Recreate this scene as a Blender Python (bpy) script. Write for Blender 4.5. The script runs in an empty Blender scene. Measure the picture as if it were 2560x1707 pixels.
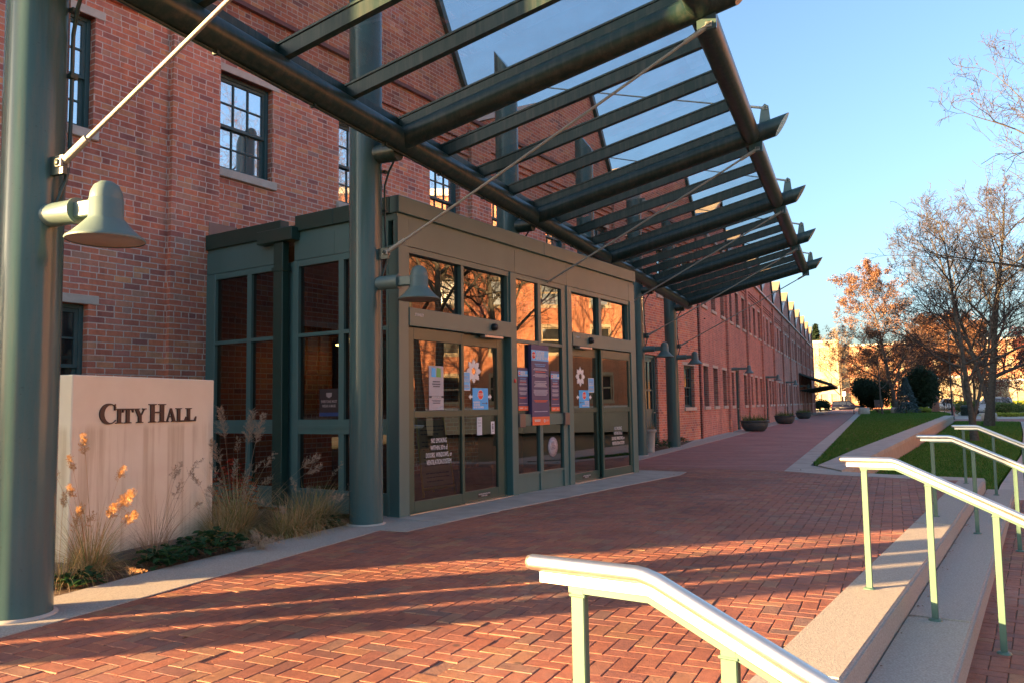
import bpy, bmesh, math, random
import numpy as np
from mathutils import Vector, Matrix
R = math.radians
PI = math.pi
rnd = random.Random(7)
SC = bpy.context.scene
COL = SC.collection

# ---------------------------------------------------------------- camera
cam_d = bpy.data.cameras.new('camera')
cam = bpy.data.objects.new('camera', cam_d)
COL.objects.link(cam)
cr = Vector((0.90976, 0.41486, -0.01523)); cu = Vector((0.0452, -0.06251, 0.99702)); cw = Vector((-0.41267, 0.90773, 0.07563))
EYE = 1.25
cam.matrix_world = Matrix(((cr.x, cu.x, -cw.x, 0), (cr.y, cu.y, -cw.y, 0), (cr.z, cu.z, -cw.z, EYE), (0, 0, 0, 1)))
cam_d.sensor_width = 36.0
cam_d.lens = 36.0 * 1949.0 / 2560.0
cam_d.shift_y = 14.9 / 2560.0
cam_d.clip_start = 0.05
cam_d.clip_end = 3000
SC.camera = cam

# ---------------------------------------------------------------- light
SUN_AZ = 49.5 + 180.0      # bearing of the sun, clockwise from +Y
SUN_EL = 8.0
world = bpy.data.worlds.new('World'); SC.world = world
world.use_nodes = True
wn = world.node_tree; wn.nodes.clear()
wo = wn.nodes.new('ShaderNodeOutputWorld'); bg = wn.nodes.new('ShaderNodeBackground'); sky = wn.nodes.new('ShaderNodeTexSky')
sky.sky_type = 'NISHITA'; sky.sun_disc = False
sky.sun_elevation = R(SUN_EL); sky.sun_rotation = R(SUN_AZ)
sky.altitude = 200; sky.air_density = 0.9; sky.dust_density = 4.0; sky.ozone_density = 2.2
bg.inputs['Strength'].default_value = 0.065
wn.links.new(sky.outputs[0], bg.inputs[0]); wn.links.new(bg.outputs[0], wo.inputs[0])
sun_d = bpy.data.lights.new('sun', 'SUN'); sun = bpy.data.objects.new('sun', sun_d); COL.objects.link(sun)
sun_d.energy = 5.0; sun_d.angle = R(0.5); sun_d.color = (1.0, 0.60, 0.26)
az = R(SUN_AZ); el = R(SUN_EL)
sdir = Vector((math.sin(az) * math.cos(el), math.cos(az) * math.cos(el), math.sin(el)))
sun.rotation_euler = sdir.to_track_quat('Z', 'Y').to_euler()
SC.view_settings.view_transform = 'Standard'; SC.view_settings.look = 'None'
SC.view_settings.exposure = 3.2; SC.view_settings.gamma = 1.0
try: SC.view_settings.use_curve_mapping = False
except Exception: pass
SC.cycles.max_bounces = 8; SC.cycles.transparent_max_bounces = 24
SC.cycles.caustics_reflective = False; SC.cycles.caustics_refractive = False

# ---------------------------------------------------------------- frames
Cc = Vector((-4.92932, 7.66999, 0)); dF = Vector((0.14905, 0.98883, 0)); dS = Vector((-0.98883, 0.14905, 0))
WW = Vector((-8.57355, 8.21931, 0))
AN = math.atan2(dF.y, dF.x)                      # rotation of the near-wall frame
dC = Vector((math.sin(R(-.73)), math.cos(R(-.73)), 0)); dR = Vector((dC.y, -dC.x, 0))
KC = [Vector((-5.03, 7.16, 0)) + dC * 3.93 * (k - 1) for k in range(6)]
KC[0] = KC[0] + dR * .12
AC = math.atan2(dC.y, dC.x)
a_st = math.atan2(dF.x, dF.y) + .02
tS = Vector((math.sin(a_st), math.cos(a_st), 0)); tP = Vector((tS.y, -tS.x, 0))   # along the steps / down the steps
def SU(s, u, z=0):            # stairs frame
    return Cc + tS * s + tP * u + Vector((0, 0, z)) if False else Cc + dF * s - dS * (u + .02 * s) + Vector((0, 0, z))

# ---------------------------------------------------------------- mesh helpers
class MB:
    def __init__(s): s.v = []; s.f = []; s.m = []; s.sm = []
    def add(s, vs, fs, mi=0, smooth=False):
        o = len(s.v); s.v.extend([tuple(p) for p in vs])
        for f in fs: s.f.append(tuple(i + o for i in f)); s.m.append(mi); s.sm.append(smooth)
    def box(s, x0, x1, y0, y1, z0, z1, mi=0):
        s.add([(x0,y0,z0),(x1,y0,z0),(x1,y1,z0),(x0,y1,z0),(x0,y0,z1),(x1,y0,z1),(x1,y1,z1),(x0,y1,z1)],
              [(0,3,2,1),(4,5,6,7),(0,1,5,4),(1,2,6,5),(2,3,7,6),(3,0,4,7)], mi)
    def bev(s, x0, x1, y0, y1, z0, z1, b=.006, mi=0):     # box with chamfered edges
        X=(x0,x0+b,x1-b,x1); Y=(y0,y0+b,y1-b,y1); Z=(z0,z0+b,z1-b,z1)
        bm=bmesh.new()
        bmesh.ops.create_cube(bm,size=1)
        for v in bm.verts: v.co=Vector(((x0+x1)/2+v.co.x*(x1-x0),(y0+y1)/2+v.co.y*(y1-y0),(z0+z1)/2+v.co.z*(z1-z0)))
        bmesh.ops.bevel(bm,geom=bm.edges[:],offset=b,segments=1,affect='EDGES')
        s.bm(bm,mi)
    def bm(s, bm, mi=0, smooth=False):
        bm.verts.index_update()
        s.add([v.co for v in bm.verts],[[v.index for v in f.verts] for f in bm.faces],mi,smooth); bm.free()
    def quad(s, a, b, c, d, mi=0): s.add([a,b,c,d],[(0,1,2,3)],mi)
    def poly(s, pts, mi=0): s.add(pts,[tuple(range(len(pts)))],mi)
    def prism(s, pts, ext, mi=0):                          # pts: planar loop, ext: extrusion vector
        n=len(pts); e=Vector(ext); P=[Vector(p) for p in pts]
        fs=[tuple(range(n))[::-1],tuple(range(n,2*n))]+[(i,(i+1)%n,(i+1)%n+n,i+n) for i in range(n)]
        s.add(P+[p+e for p in P],fs,mi)
    def tube(s, pts, rad, n=8, mi=0, caps=True, smooth=True):
        P=[Vector(p) for p in pts]; k=len(P)
        if not hasattr(rad,'__len__'): rad=[rad]*k
        T=[(P[min(i+1,k-1)]-P[max(i-1,0)]).normalized() for i in range(k)]
        N=T[0].orthogonal().normalized(); vs=[]
        for i in range(k):
            N=(N-T[i]*N.dot(T[i])); N=N.normalized() if N.length>1e-6 else T[i].orthogonal().normalized()
            B=T[i].cross(N)
            for j in range(n):
                a=2*PI*j/n; vs.append(P[i]+(N*math.cos(a)+B*math.sin(a))*rad[i])
        fs=[(i*n+j,i*n+(j+1)%n,(i+1)*n+(j+1)%n,(i+1)*n+j) for i in range(k-1) for j in range(n)]
        s.add(vs,fs,mi,smooth)
        if caps: s.add(vs[:n],[tuple(range(n))[::-1]],mi); s.add(vs[-n:],[tuple(range(n))],mi)
    def lathe(s, prof, c=(0,0,0), n=24, mi=0, axis='z', smooth=True):
        vs=[]
        for r,z in prof:
            for j in range(n):
                a=2*PI*j/n
                p=(r*math.cos(a),r*math.sin(a),z)
                if axis=='y': p=(p[0],z,p[1])
                if axis=='x': p=(z,p[0],p[1])
                vs.append((p[0]+c[0],p[1]+c[1],p[2]+c[2]))
        k=len(prof)
        s.add(vs,[(i*n+j,i*n+(j+1)%n,(i+1)*n+(j+1)%n,(i+1)*n+j) for i in range(k-1) for j in range(n)],mi,smooth)
    def build(s, name, mats, parent=None, loc=None, rotz=0, fix=False):
        me=bpy.data.meshes.new(name); me.from_pydata(s.v,[],s.f)
        mats=mats if isinstance(mats,(list,tuple)) else [mats]
        for m in mats: me.materials.append(m)
        if len(s.f):
            me.polygons.foreach_set('material_index',np.array(s.m,dtype=np.int32))
            me.polygons.foreach_set('use_smooth',np.array(s.sm,dtype=bool))
        me.update()
        if fix:
            bm=bmesh.new(); bm.from_mesh(me); bmesh.ops.recalc_face_normals(bm,faces=bm.faces); bm.to_mesh(me); bm.free()
        o=bpy.data.objects.new(name,me); COL.objects.link(o)
        if parent: o.parent=parent
        if loc is not None: o.location=loc
        if rotz: o.rotation_euler=(0,0,rotz)
        return o
def tag(o,label=None,cat=None,group=None,kind=None):
    if label: o['label']=label
    if cat: o['category']=cat
    if group: o['group']=group
    if kind: o['kind']=kind
    return o
def thing(name,label,cat,loc=(0,0,0),rotz=0,group=None):
    o=bpy.data.objects.new(name,None); COL.objects.link(o); o.empty_display_size=.2
    o.location=loc; o.rotation_euler=(0,0,rotz)
    return tag(o,label,cat,group)
def kids(o): return [c for c in bpy.data.objects if c.parent==o]
def dup(o,loc=None,rotz=None,label=None,group=None,parent=None,scale=None):
    c=o.copy(); COL.objects.link(c)
    if parent: c.parent=parent
    if loc is not None: c.location=loc
    if rotz is not None: c.rotation_euler=(0,0,rotz)
    if scale is not None: c.scale=scale
    if label: c['label']=label
    if group: c['group']=group
    for k in kids(o): dup(k,parent=c)
    return c

# ---------------------------------------------------------------- materials
def newmat(name):
    m=bpy.data.materials.new(name); m.use_nodes=True
    nt=m.node_tree; b=nt.nodes['Principled BSDF']; o=[n for n in nt.nodes if n.type=='OUTPUT_MATERIAL'][0]
    return m,nt,b,o
def nd(nt,t,**kw):
    n=nt.nodes.new(t)
    for k,v in kw.items(): setattr(n,k,v)
    return n
def mth(nt,op,a,b=None,c=None,clamp=False):
    n=nt.nodes.new('ShaderNodeMath'); n.operation=op; n.use_clamp=clamp
    for i,x in enumerate((a,b,c)):
        if x is None: continue
        if isinstance(x,(int,float)): n.inputs[i].default_value=x
        else: nt.links.new(x,n.inputs[i])
    return n.outputs[0]
def mixc(nt,fac,a,b,blend='MIX'):
    n=nt.nodes.new('ShaderNodeMix'); n.data_type='RGBA'; n.blend_type=blend
    for i,x in ((0,fac),(6,a),(7,b)):
        if isinstance(x,(int,float)): n.inputs[i].default_value=x
        elif isinstance(x,(tuple,list)): n.inputs[i].default_value=(*x[:3],1)
        else: nt.links.new(x,n.inputs[i])
    return n.outputs[2]
def ramp(nt,fac,stops,interp='LINEAR'):
    n=nt.nodes.new('ShaderNodeValToRGB'); n.color_ramp.interpolation=interp
    e=n.color_ramp.elements
    while len(e)<len(stops): e.new(.5)
    for i,(p,c) in enumerate(stops): e[i].position=p; e[i].color=(*c,1) if len(c)==3 else c
    nt.links.new(fac,n.inputs[0]); return n.outputs[0]
def noise(nt,co,scale,detail=3,rough=.5):
    n=nt.nodes.new('ShaderNodeTexNoise'); n.inputs['Scale'].default_value=scale; n.inputs['Detail'].default_value=detail; n.inputs['Roughness'].default_value=rough
    nt.links.new(co,n.inputs['Vector']); return n.outputs['Fac']
def objco(nt): return nt.nodes.new('ShaderNodeTexCoord').outputs['Object']
def geopos(nt): return nt.nodes.new('ShaderNodeNewGeometry').outputs['Position']
def bump(nt,b,h,strength,dist):
    n=nt.nodes.new('ShaderNodeBump'); n.inputs['Strength'].default_value=strength; n.inputs['Distance'].default_value=dist
    nt.links.new(h,n.inputs['Height']); nt.links.new(n.outputs[0],b.inputs['Normal'])
def vary(name,c1,c2,scale=3,rough=.6,metal=0,spec=.5,bm=0,bs=40,bd=.003,detail=5,streak=False,rvar=0):
    m,nt,b,o=newmat(name); co=objco(nt)
    if streak:
        mp=nd(nt,'ShaderNodeMapping'); mp.inputs['Scale'].default_value=(1,1,.12); nt.links.new(co,mp.inputs[0]); cc=mp.outputs[0]
    else: cc=co
    f=noise(nt,cc,scale,detail,.6)
    nt.links.new(ramp(nt,f,[(.3,c1),(.7,c2)]),b.inputs['Base Color'])
    b.inputs['Roughness'].default_value=rough; b.inputs['Metallic'].default_value=metal; b.inputs['Specular IOR Level'].default_value=spec
    if rvar:
        f2=noise(nt,co,scale*2.3,4,.6); nt.links.new(mth(nt,'MULTIPLY_ADD',f2,rvar,rough-rvar/2),b.inputs['Roughness'])
    if bm: bump(nt,b,noise(nt,co,bs,4,.6),bm,bd)
    return m
def plain(name,c,rough=.5,metal=0,spec=.5): 
    return vary(name,tuple(x*.93 for x in c),tuple(min(1,x*1.07) for x in c),6,rough,metal,spec)

def brick_mat(name,Lb=.230,ch=.0792,jw=.0135,stops=None,mortar=(.72,.55,.46),period=6,bmp=.7):
    m,nt,b,o=newmat(name); co=objco(nt)
    sp=nd(nt,'ShaderNodeSeparateXYZ'); nt.links.new(co,sp.inputs[0])
    wob=noise(nt,co,1.3,2); wob2=mth(nt,'MULTIPLY_ADD',wob,.03,-.015)
    fine=noise(nt,co,38,3); 
    u=mth(nt,'ADD',sp.outputs[0],sp.outputs[1]); v=mth(nt,'ADD',sp.outputs[2],mth(nt,'MULTIPLY',wob2,.35))
    vr=mth(nt,'DIVIDE',v,ch); row=mth(nt,'FLOOR',vr); fv=mth(nt,'SUBTRACT',vr,row)
    hdr=mth(nt,'LESS_THAN',mth(nt,'ABSOLUTE',mth(nt,'SUBTRACT',mth(nt,'FLOORED_MODULO',row,period),2)),.5)
    bl=mth(nt,'MULTIPLY_ADD',hdr,-Lb/2,Lb)
    par=mth(nt,'FLOORED_MODULO',row,2)
    wr=nd(nt,'ShaderNodeTexWhiteNoise'); wr.noise_dimensions='1D'; nt.links.new(row,wr.inputs['W'])
    sh=mth(nt,'ADD',mth(nt,'MULTIPLY',par,Lb/2),mth(nt,'MULTIPLY',wr.outputs[0],.035))
    uu=mth(nt,'DIVIDE',mth(nt,'ADD',u,sh),bl); cl=mth(nt,'FLOOR',uu); fu=mth(nt,'SUBTRACT',uu,cl)
    cb=nd(nt,'ShaderNodeCombineXYZ'); nt.links.new(cl,cb.inputs[0]); nt.links.new(row,cb.inputs[1])
    wn_=nd(nt,'ShaderNodeTexWhiteNoise'); wn_.noise_dimensions='2D'; nt.links.new(cb.outputs[0],wn_.inputs['Vector'])
    du=mth(nt,'MULTIPLY',mth(nt,'MINIMUM',fu,mth(nt,'SUBTRACT',1,fu)),bl)
    dv=mth(nt,'MULTIPLY',mth(nt,'MINIMUM',fv,mth(nt,'SUBTRACT',1,fv)),ch)
    sc=nd(nt,'ShaderNodeSeparateColor'); nt.links.new(wn_.outputs['Color'],sc.inputs[0])
    # individual brick size jitter and rough edges
    d=mth(nt,'MINIMUM',mth(nt,'ADD',du,mth(nt,'MULTIPLY_ADD',sc.outputs[0],.005,-.0025)),mth(nt,'ADD',dv,mth(nt,'MULTIPLY_ADD',sc.outputs[1],.003,-.0015)))
    d=mth(nt,'ADD',d,mth(nt,'MULTIPLY_ADD',fine,.007,-.0035))
    mp=nd(nt,'ShaderNodeMapRange'); mp.interpolation_type='SMOOTHSTEP'
    nt.links.new(d,mp.inputs['Value']); mp.inputs['From Min'].default_value=jw*.36; mp.inputs['From Max'].default_value=jw*.66
    mask=mp.outputs[0]
    stops=stops or [(0,(.34,.14,.12)),(.08,(.50,.175,.12)),(.35,(.63,.215,.13)),(.6,(.70,.24,.13)),(.76,(.57,.22,.165)),(.9,(.74,.33,.16)),(1,(.40,.23,.19))]
    bc=ramp(nt,wn_.outputs['Value'],stops)
    mot=noise(nt,co,14,5,.65); bc=mixc(nt,.55,bc,ramp(nt,mot,[(.25,(.62,.6,.62)),(.55,(1,1,1)),(.8,(1.2,1.1,1.05))]),'MULTIPLY')
    big=noise(nt,co,.55,4,.6)
    stain=ramp(nt,big,[(.3,(.80,.80,.83)),(.6,(1.04,1.02,1.0)),(.78,(1.16,1.10,1.1))])
    n7=nd(nt,'ShaderNodeMapping'); n7.inputs['Scale'].default_value=(1.6,1.6,.22); nt.links.new(co,n7.inputs[0])
    bc=mixc(nt,1,bc,ramp(nt,noise(nt,n7.outputs[0],1.4,5,.65),[(.34,(.70,.69,.70)),(.5,(1,1,1)),(.66,(1.10,1.09,1.09))]),'MULTIPLY')
    mc=mixc(nt,.5,mortar,ramp(nt,noise(nt,co,22,3),[(.3,tuple(x*.6 for x in mortar)),(.7,tuple(min(1,x*1.15) for x in mortar))]))
    c=mixc(nt,mask,mc,bc); c=mixc(nt,1,c,stain,'MULTIPLY')
    nt.links.new(c,b.inputs['Base Color']); b.inputs['Roughness'].default_value=.85; b.inputs['Specular IOR Level'].default_value=.25
    h=mth(nt,'ADD',mask,mth(nt,'MULTIPLY',fine,.25)); h=mth(nt,'ADD',h,mth(nt,'MULTIPLY',sc.outputs[2],.25))
    bump(nt,b,h,bmp,.009)
    return m
M={}
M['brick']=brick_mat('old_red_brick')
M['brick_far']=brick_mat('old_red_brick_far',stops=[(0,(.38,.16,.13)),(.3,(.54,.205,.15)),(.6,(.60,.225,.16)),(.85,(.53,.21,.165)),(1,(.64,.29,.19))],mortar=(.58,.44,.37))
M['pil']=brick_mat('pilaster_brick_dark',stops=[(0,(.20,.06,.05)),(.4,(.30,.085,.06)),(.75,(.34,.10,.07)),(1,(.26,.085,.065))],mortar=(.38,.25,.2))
M['apt']=brick_mat('orange_brick',stops=[(0,(.34,.11,.05)),(.5,(.42,.145,.065)),(1,(.38,.14,.075))],mortar=(.45,.3,.22),bmp=.3)
M['green']=vary('green_painted_steel',(.013,.038,.034),(.020,.050,.045),2.2,.33,0,.35,.03,60,.001,streak=True,rvar=.08)
M['greenlt']=vary('grey_green_painted_steel',(.042,.098,.096),(.088,.150,.146),3.0,.20,0,.3,.03,60,.001,streak=True,rvar=.08)
def grime(m):
    nt=m.node_tree; b=nt.nodes['Principled BSDF']; src=b.inputs['Base Color'].links[0].from_socket; co=objco(nt)
    mp=nd(nt,'ShaderNodeMapping'); mp.inputs['Scale'].default_value=(6,6,.5); nt.links.new(co,mp.inputs[0])
    st=ramp(nt,noise(nt,mp.outputs[0],2.5,6,.7),[(.45,(0,0,0)),(.75,(.55,.55,.55))])
    sp=ramp(nt,noise(nt,co,55,5,.75),[(.60,(0,0,0)),(.72,(.5,.5,.5))])
    c=mixc(nt,st,src,(.13,.125,.10)); c=mixc(nt,sp,c,(.03,.04,.035))
    nt.links.new(c,b.inputs['Base Color'])
grime(M['greenlt']); grime(M['green'])
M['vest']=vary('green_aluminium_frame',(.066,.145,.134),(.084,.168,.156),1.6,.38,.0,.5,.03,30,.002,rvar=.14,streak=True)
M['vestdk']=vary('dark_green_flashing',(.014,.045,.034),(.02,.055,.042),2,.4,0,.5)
M['door']=vary('dark_green_door_rail',(.034,.078,.058),(.046,.094,.070),3,.32,.0,.5)
M['wood']=vary('green_window_sash',(.035,.080,.082),(.05,.10,.10),5,.55,0,.4,.2,30,.002)
M['lime']=vary('pale_limestone',(.46,.40,.33),(.60,.53,.45),5,.85,0,.25,.4,60,.004)
M['conc']=vary('exposed_aggregate_concrete',(.27,.25,.215),(.47,.43,.37),95,.9,0,.25,.55,130,.006,detail=6)
M['concs']=vary('smooth_concrete',(.34,.31,.265),(.49,.45,.39),2.6,.85,0,.25,.25,90,.003,detail=8)
M['concw']=vary('tan_cast_wall',(.36,.29,.225),(.45,.365,.29),4,.88,0,.25,.3,70,.003,detail=8)
M['stainless']=vary('brushed_stainless_rail',(.80,.765,.68),(.88,.845,.76),30,.36,1,.5)
M['cable']=vary('weathered_steel_rope',(.30,.30,.27),(.48,.47,.42),120,.55,.5,.5,.9,260,.006)
M['dark']=plain('black_rubber',(.015,.015,.016),.5)
M['black']=plain('dark_bronze',(.02,.02,.02),.4)
M['white']=plain('white_vinyl',(.78,.78,.76),.5)
M['copper']=plain('red_band_paint',(.17,.055,.05),.6)
M['roof']=vary('tan_metal_roof',(.36,.27,.15),(.42,.32,.19),2,.5,.2,.5)
M['skylight']=plain('blue_grey_glazing',(.03,.045,.075),.15,0,.8)
M['trim']=plain('pale_trim',(.50,.48,.45),.6)
M['mulch']=vary('shredded_mulch',(.09,.06,.042),(.22,.15,.10),45,.95,0,.2,1,60,.03)
M['text']=plain('dark_bronze_letters',(.055,.028,.024),.5)

def glass_mat(name,tint=(.75,.8,.78),refl=1.6,base=.04,wob=0):
    m,nt,b,o=newmat(name); nt.nodes.remove(b)
    tr=nd(nt,'ShaderNodeBsdfTransparent'); tr.inputs[0].default_value=(*tint,1)
    gl=nd(nt,'ShaderNodeBsdfGlossy'); gl.inputs['Roughness'].default_value=0.0; gl.inputs[0].default_value=(.95,.95,.95,1)
    fr=nd(nt,'ShaderNodeFresnel'); fr.inputs['IOR'].default_value=1.5
    mx=nd(nt,'ShaderNodeMixShader')
    nt.links.new(mth(nt,'MULTIPLY_ADD',fr.outputs[0],refl,base,True),mx.inputs[0])
    nt.links.new(tr.outputs[0],mx.inputs[1]); nt.links.new(gl.outputs[0],mx.inputs[2]); nt.links.new(mx.outputs[0],o.inputs[0])
    if wob:
        bp=nd(nt,'ShaderNodeBump'); bp.inputs['Strength'].default_value=wob; bp.inputs['Distance'].default_value=.02
        nt.links.new(noise(nt,objco(nt),3.0,1),bp.inputs['Height']); nt.links.new(bp.outputs[0],gl.inputs['Normal'])
    return m
M['glass']=glass_mat('tinted_door_glass',(.36,.36,.35),1.9,.08,.010)
M['glassside']=glass_mat('tinted_side_glass',(.22,.21,.20),1.0,.03,.008)
M['canglass']=glass_mat('canopy_glass',(.70,.75,.76),1.0,.03)
nt_=M['canglass'].node_tree; out_=[n for n in nt_.nodes if n.type=='OUTPUT_MATERIAL'][0]; old_=out_.inputs[0].links[0].from_socket
df_=nd(nt_,'ShaderNodeBsdfDiffuse'); df_.inputs[0].default_value=(.45,.43,.38,1); mx_=nd(nt_,'ShaderNodeMixShader')
nt_.links.new(ramp(nt_,noise(nt_,geopos(nt_),2.2,7,.75),[(.42,(.02,.02,.02)),(.75,(.22,.22,.22))]),mx_.inputs[0]); nt_.links.new(old_,mx_.inputs[1]); nt_.links.new(df_.outputs[0],mx_.inputs[2]); nt_.links.new(mx_.outputs[0],out_.inputs[0])
def pane_mat(name,c1,c2,freq,spec=1.0,rough=.03,ior=1.7):
    m,nt,b,o=newmat(name); co=objco(nt); sp=nd(nt,'ShaderNodeSeparateXYZ'); nt.links.new(co,sp.inputs[0])
    w=mth(nt,'SINE',mth(nt,'MULTIPLY',sp.outputs[2],freq)) if freq else noise(nt,co,2,3)
    nt.links.new(ramp(nt,w,[(.35,c1),(.65,c2)]),b.inputs['Base Color'])
    b.inputs['Roughness'].default_value=rough; b.inputs['Specular IOR Level'].default_value=spec; b.inputs['IOR'].default_value=ior
    bp=nd(nt,'ShaderNodeBump'); bp.inputs['Strength'].default_value=.06; bp.inputs['Distance'].default_value=.02
    nt.links.new(noise(nt,co,2.5,1),bp.inputs['Height']); nt.links.new(bp.outputs[0],b.inputs['Coat Normal'])
    return m
M['paneblind']=pane_mat('sash_glass_over_blinds',(.16,.17,.18),(.30,.31,.32),2*PI/.035,1.0,.02,3.2)
M['panewarm']=plain('painted_reflection_glass',(.34,.27,.17),.25,0,.4)  # tan base colour stands in for sunlight reflected in the far panes
M['panedark']=pane_mat('dark_sash_glass',(.012,.014,.016),(.03,.033,.036),0,.8,.04,1.7)
# ================================================================ ground
def poly_obj(name,pts,z,mat,thick=0,kind='structure'):
    mb=MB()
    if thick: mb.prism([(p[0],p[1],z-thick) for p in pts],(0,0,thick))
    else: mb.poly([(p[0],p[1],z) for p in pts])
    o=mb.build(name,mat); tag(o,kind=kind)
    return o
def inside(p,poly):
    x,y=p; c=False; n=len(poly)
    for i in range(n):
        x1,y1=poly[i][:2]; x2,y2=poly[(i+1)%n][:2]
        if (y1>y)!=(y2>y) and x<(x2-x1)*(y-y1)/(y2-y1)+x1: c=not c
    return c
# base earth far below everything
m_,nt_,b_,o_=newmat('earth'); co_=geopos(nt_)
nt_.links.new(ramp(nt_,noise(nt_,co_,.08,5),[(.3,(.055,.075,.03)),(.7,(.10,.095,.06))]),b_.inputs['Base Color']); b_.inputs['Roughness'].default_value=.95
M['earth']=m_
mb=MB(); mb.quad((-900,-900,-.75),(900,-900,-.75),(900,1500,-.75),(-900,1500,-.75)); tag(mb.build('ground',M['earth']),kind='structure')

# --- pavers (real bricks in a herringbone, each its own island)
def paver_mat():
    m,nt,b,o=newmat('clay_pavers'); g=nt.nodes.new('ShaderNodeNewGeometry'); ri=g.outputs['Random Per Island']; co=g.outputs['Position']
    c=ramp(nt,ri,[(0,(.20,.092,.076)),(.14,(.265,.106,.078)),(.4,(.29,.108,.070)),(.60,(.325,.125,.078)),(.74,(.29,.118,.086)),(.86,(.32,.155,.088)),(.95,(.28,.148,.10)),(1,(.19,.108,.09))])
    n1=noise(nt,co,1.1,4,.6); c=mixc(nt,1,c,ramp(nt,n1,[(.3,(.72,.72,.74)),(.5,(1,1,1)),(.72,(1.15,1.1,1.06))]),'MULTIPLY')
    n2=noise(nt,co,140,4,.7); c=mixc(nt,.8,c,ramp(nt,n2,[(.25,(.55,.53,.52)),(.5,(1.0,.99,.98)),(.75,(1.45,1.4,1.3))]),'MULTIPLY')
    n5=noise(nt,co,17,4,.65); c=mixc(nt,.8,c,ramp(nt,n5,[(.3,(.70,.70,.70)),(.55,(1.05,1.03,1.0)),(.8,(1.2,1.2,1.05))]),'MULTIPLY')
    # pale mineral bloom in the middle of the plaza
    n3=noise(nt,co,.75,3,.55); n4=noise(nt,co,9,5,.7)
    bl=mth(nt,'MULTIPLY',ramp(nt,n3,[(.52,(0,0,0)),(.66,(1,1,1))]),ramp(nt,n4,[(.42,(0,0,0)),(.62,(1,1,1))]))
    c=mixc(nt,mth(nt,'MULTIPLY',bl,.28),c,(.38,.29,.25))
    vo=nd(nt,'ShaderNodeTexVoronoi'); vo.inputs['Scale'].default_value=2.1; nt.links.new(co,vo.inputs['Vector'])
    c=mixc(nt,ramp(nt,vo.outputs['Distance'],[(.035,(.75,.75,.75)),(.06,(0,0,0))]),c,(.06,.05,.045))
    n6=noise(nt,co,.35,5,.7); c=mixc(nt,1,c,ramp(nt,n6,[(.35,(.70,.68,.70)),(.52,(1,1,1)),(.7,(1.1,1.08,1.02))]),'MULTIPLY')
    nt.links.new(c,b.inputs['Base Color'])
    nt.links.new(mth(nt,'MULTIPLY_ADD',n2,.3,.55),b.inputs['Roughness']); b.inputs['Specular IOR Level'].default_value=.4
    bump(nt,b,mth(nt,'ADD',n2,mth(nt,'MULTIPLY',noise(nt,co,45,3),.8)),.7,.004)
    return m
M['paver']=paver_mat()
M['sand']=vary('jointing_sand',(.10,.07,.05),(.24,.18,.14),30,.95,0,.2,.5,200,.004)
UN=.1008
def pavers(name,poly,z,ang=R(-1.5),seed=3,tilt=.0030):
    r=random.Random(seed); ca,sa=math.cos(ang),math.sin(ang)
    xs=[p[0] for p in poly]; ys=[p[1] for p in poly]
    cx,cy=sum(xs)/len(xs),sum(ys)/len(ys)
    rad=max(math.hypot(x-cx,y-cy) for x,y in zip(xs,ys))+.3
    n=int(rad/UN)+2; V=[];F=[]
    g=.0017
    for i in range(-n,n):
        for j in range(-n,n):
            k=(i-j)%4
            if k==0: w,h=2,1
            elif k==3: w,h=1,2
            else: continue
            lx,ly=(i+w/2)*UN,(j+h/2)*UN
            px,py=cx+lx*ca-ly*sa,cy+lx*sa+ly*ca
            if not inside((px,py),poly): continue
            hw,hh=w*UN/2-g-r.random()**3*.004,h*UN/2-g-r.random()**3*.004
            dz=r.uniform(-.0010,.0010)-(.004 if r.random()<.03 else 0); tx,ty=r.gauss(0,tilt),r.gauss(0,tilt); ra=r.gauss(0,.006)
            o=len(V); be=.003
            for (a,b2,zz) in ((1,0,-.03),(1,0,-be),(0,1,0)):
                for sx,sy in((-1,-1),(1,-1),(1,1),(-1,1)):
                    x=sx*(hw-(be if b2 else 0)); y=sy*(hh-(be if b2 else 0))
                    x2,y2=x-ra*y,y+ra*x
                    V.append((px+x2*ca-y2*sa,py+x2*sa+y2*ca,z+zz+dz+tx*x+ty*y))
            F.append((o+8,o+9,o+10,o+11))
            for q in range(4):
                q2=(q+1)%4
                F.append((o+q,o+q2,o+4+q2,o+4+q)); F.append((o+4+q,o+4+q2,o+8+q2,o+8+q))
    me=bpy.data.meshes.new(name); me.from_pydata(V,[],F); me.materials.append(M['paver'])
    ob=bpy.data.objects.new(name,me); COL.objects.link(ob); tag(ob,kind='structure'); return ob
plaza_poly=[(-4.45,-1.5),(-4.62,3.4),(-4.66,4.6),(-4.72,6.5),(-4.76,6.92),(-4.43,6.94),(-4.32,7.6),(-3.19,13.95),(-3.2,14.66),(-4.2,14.88),(-4.2,15.6),(-1.40,15.30),(-.60,14.75),tuple(SU(7.25,5.06)[:2]),tuple(SU(-9,5.06)[:2])]
pavers('plaza_paving',plaza_poly,0)
poly_obj('plaza_bedding',[(-5.2,-4),(-5.2,15.6),(-.5,15.4),tuple(SU(7.2,5.0)[:2]),tuple(SU(-9,5.0)[:2])],-.0075,M['sand'])
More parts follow.
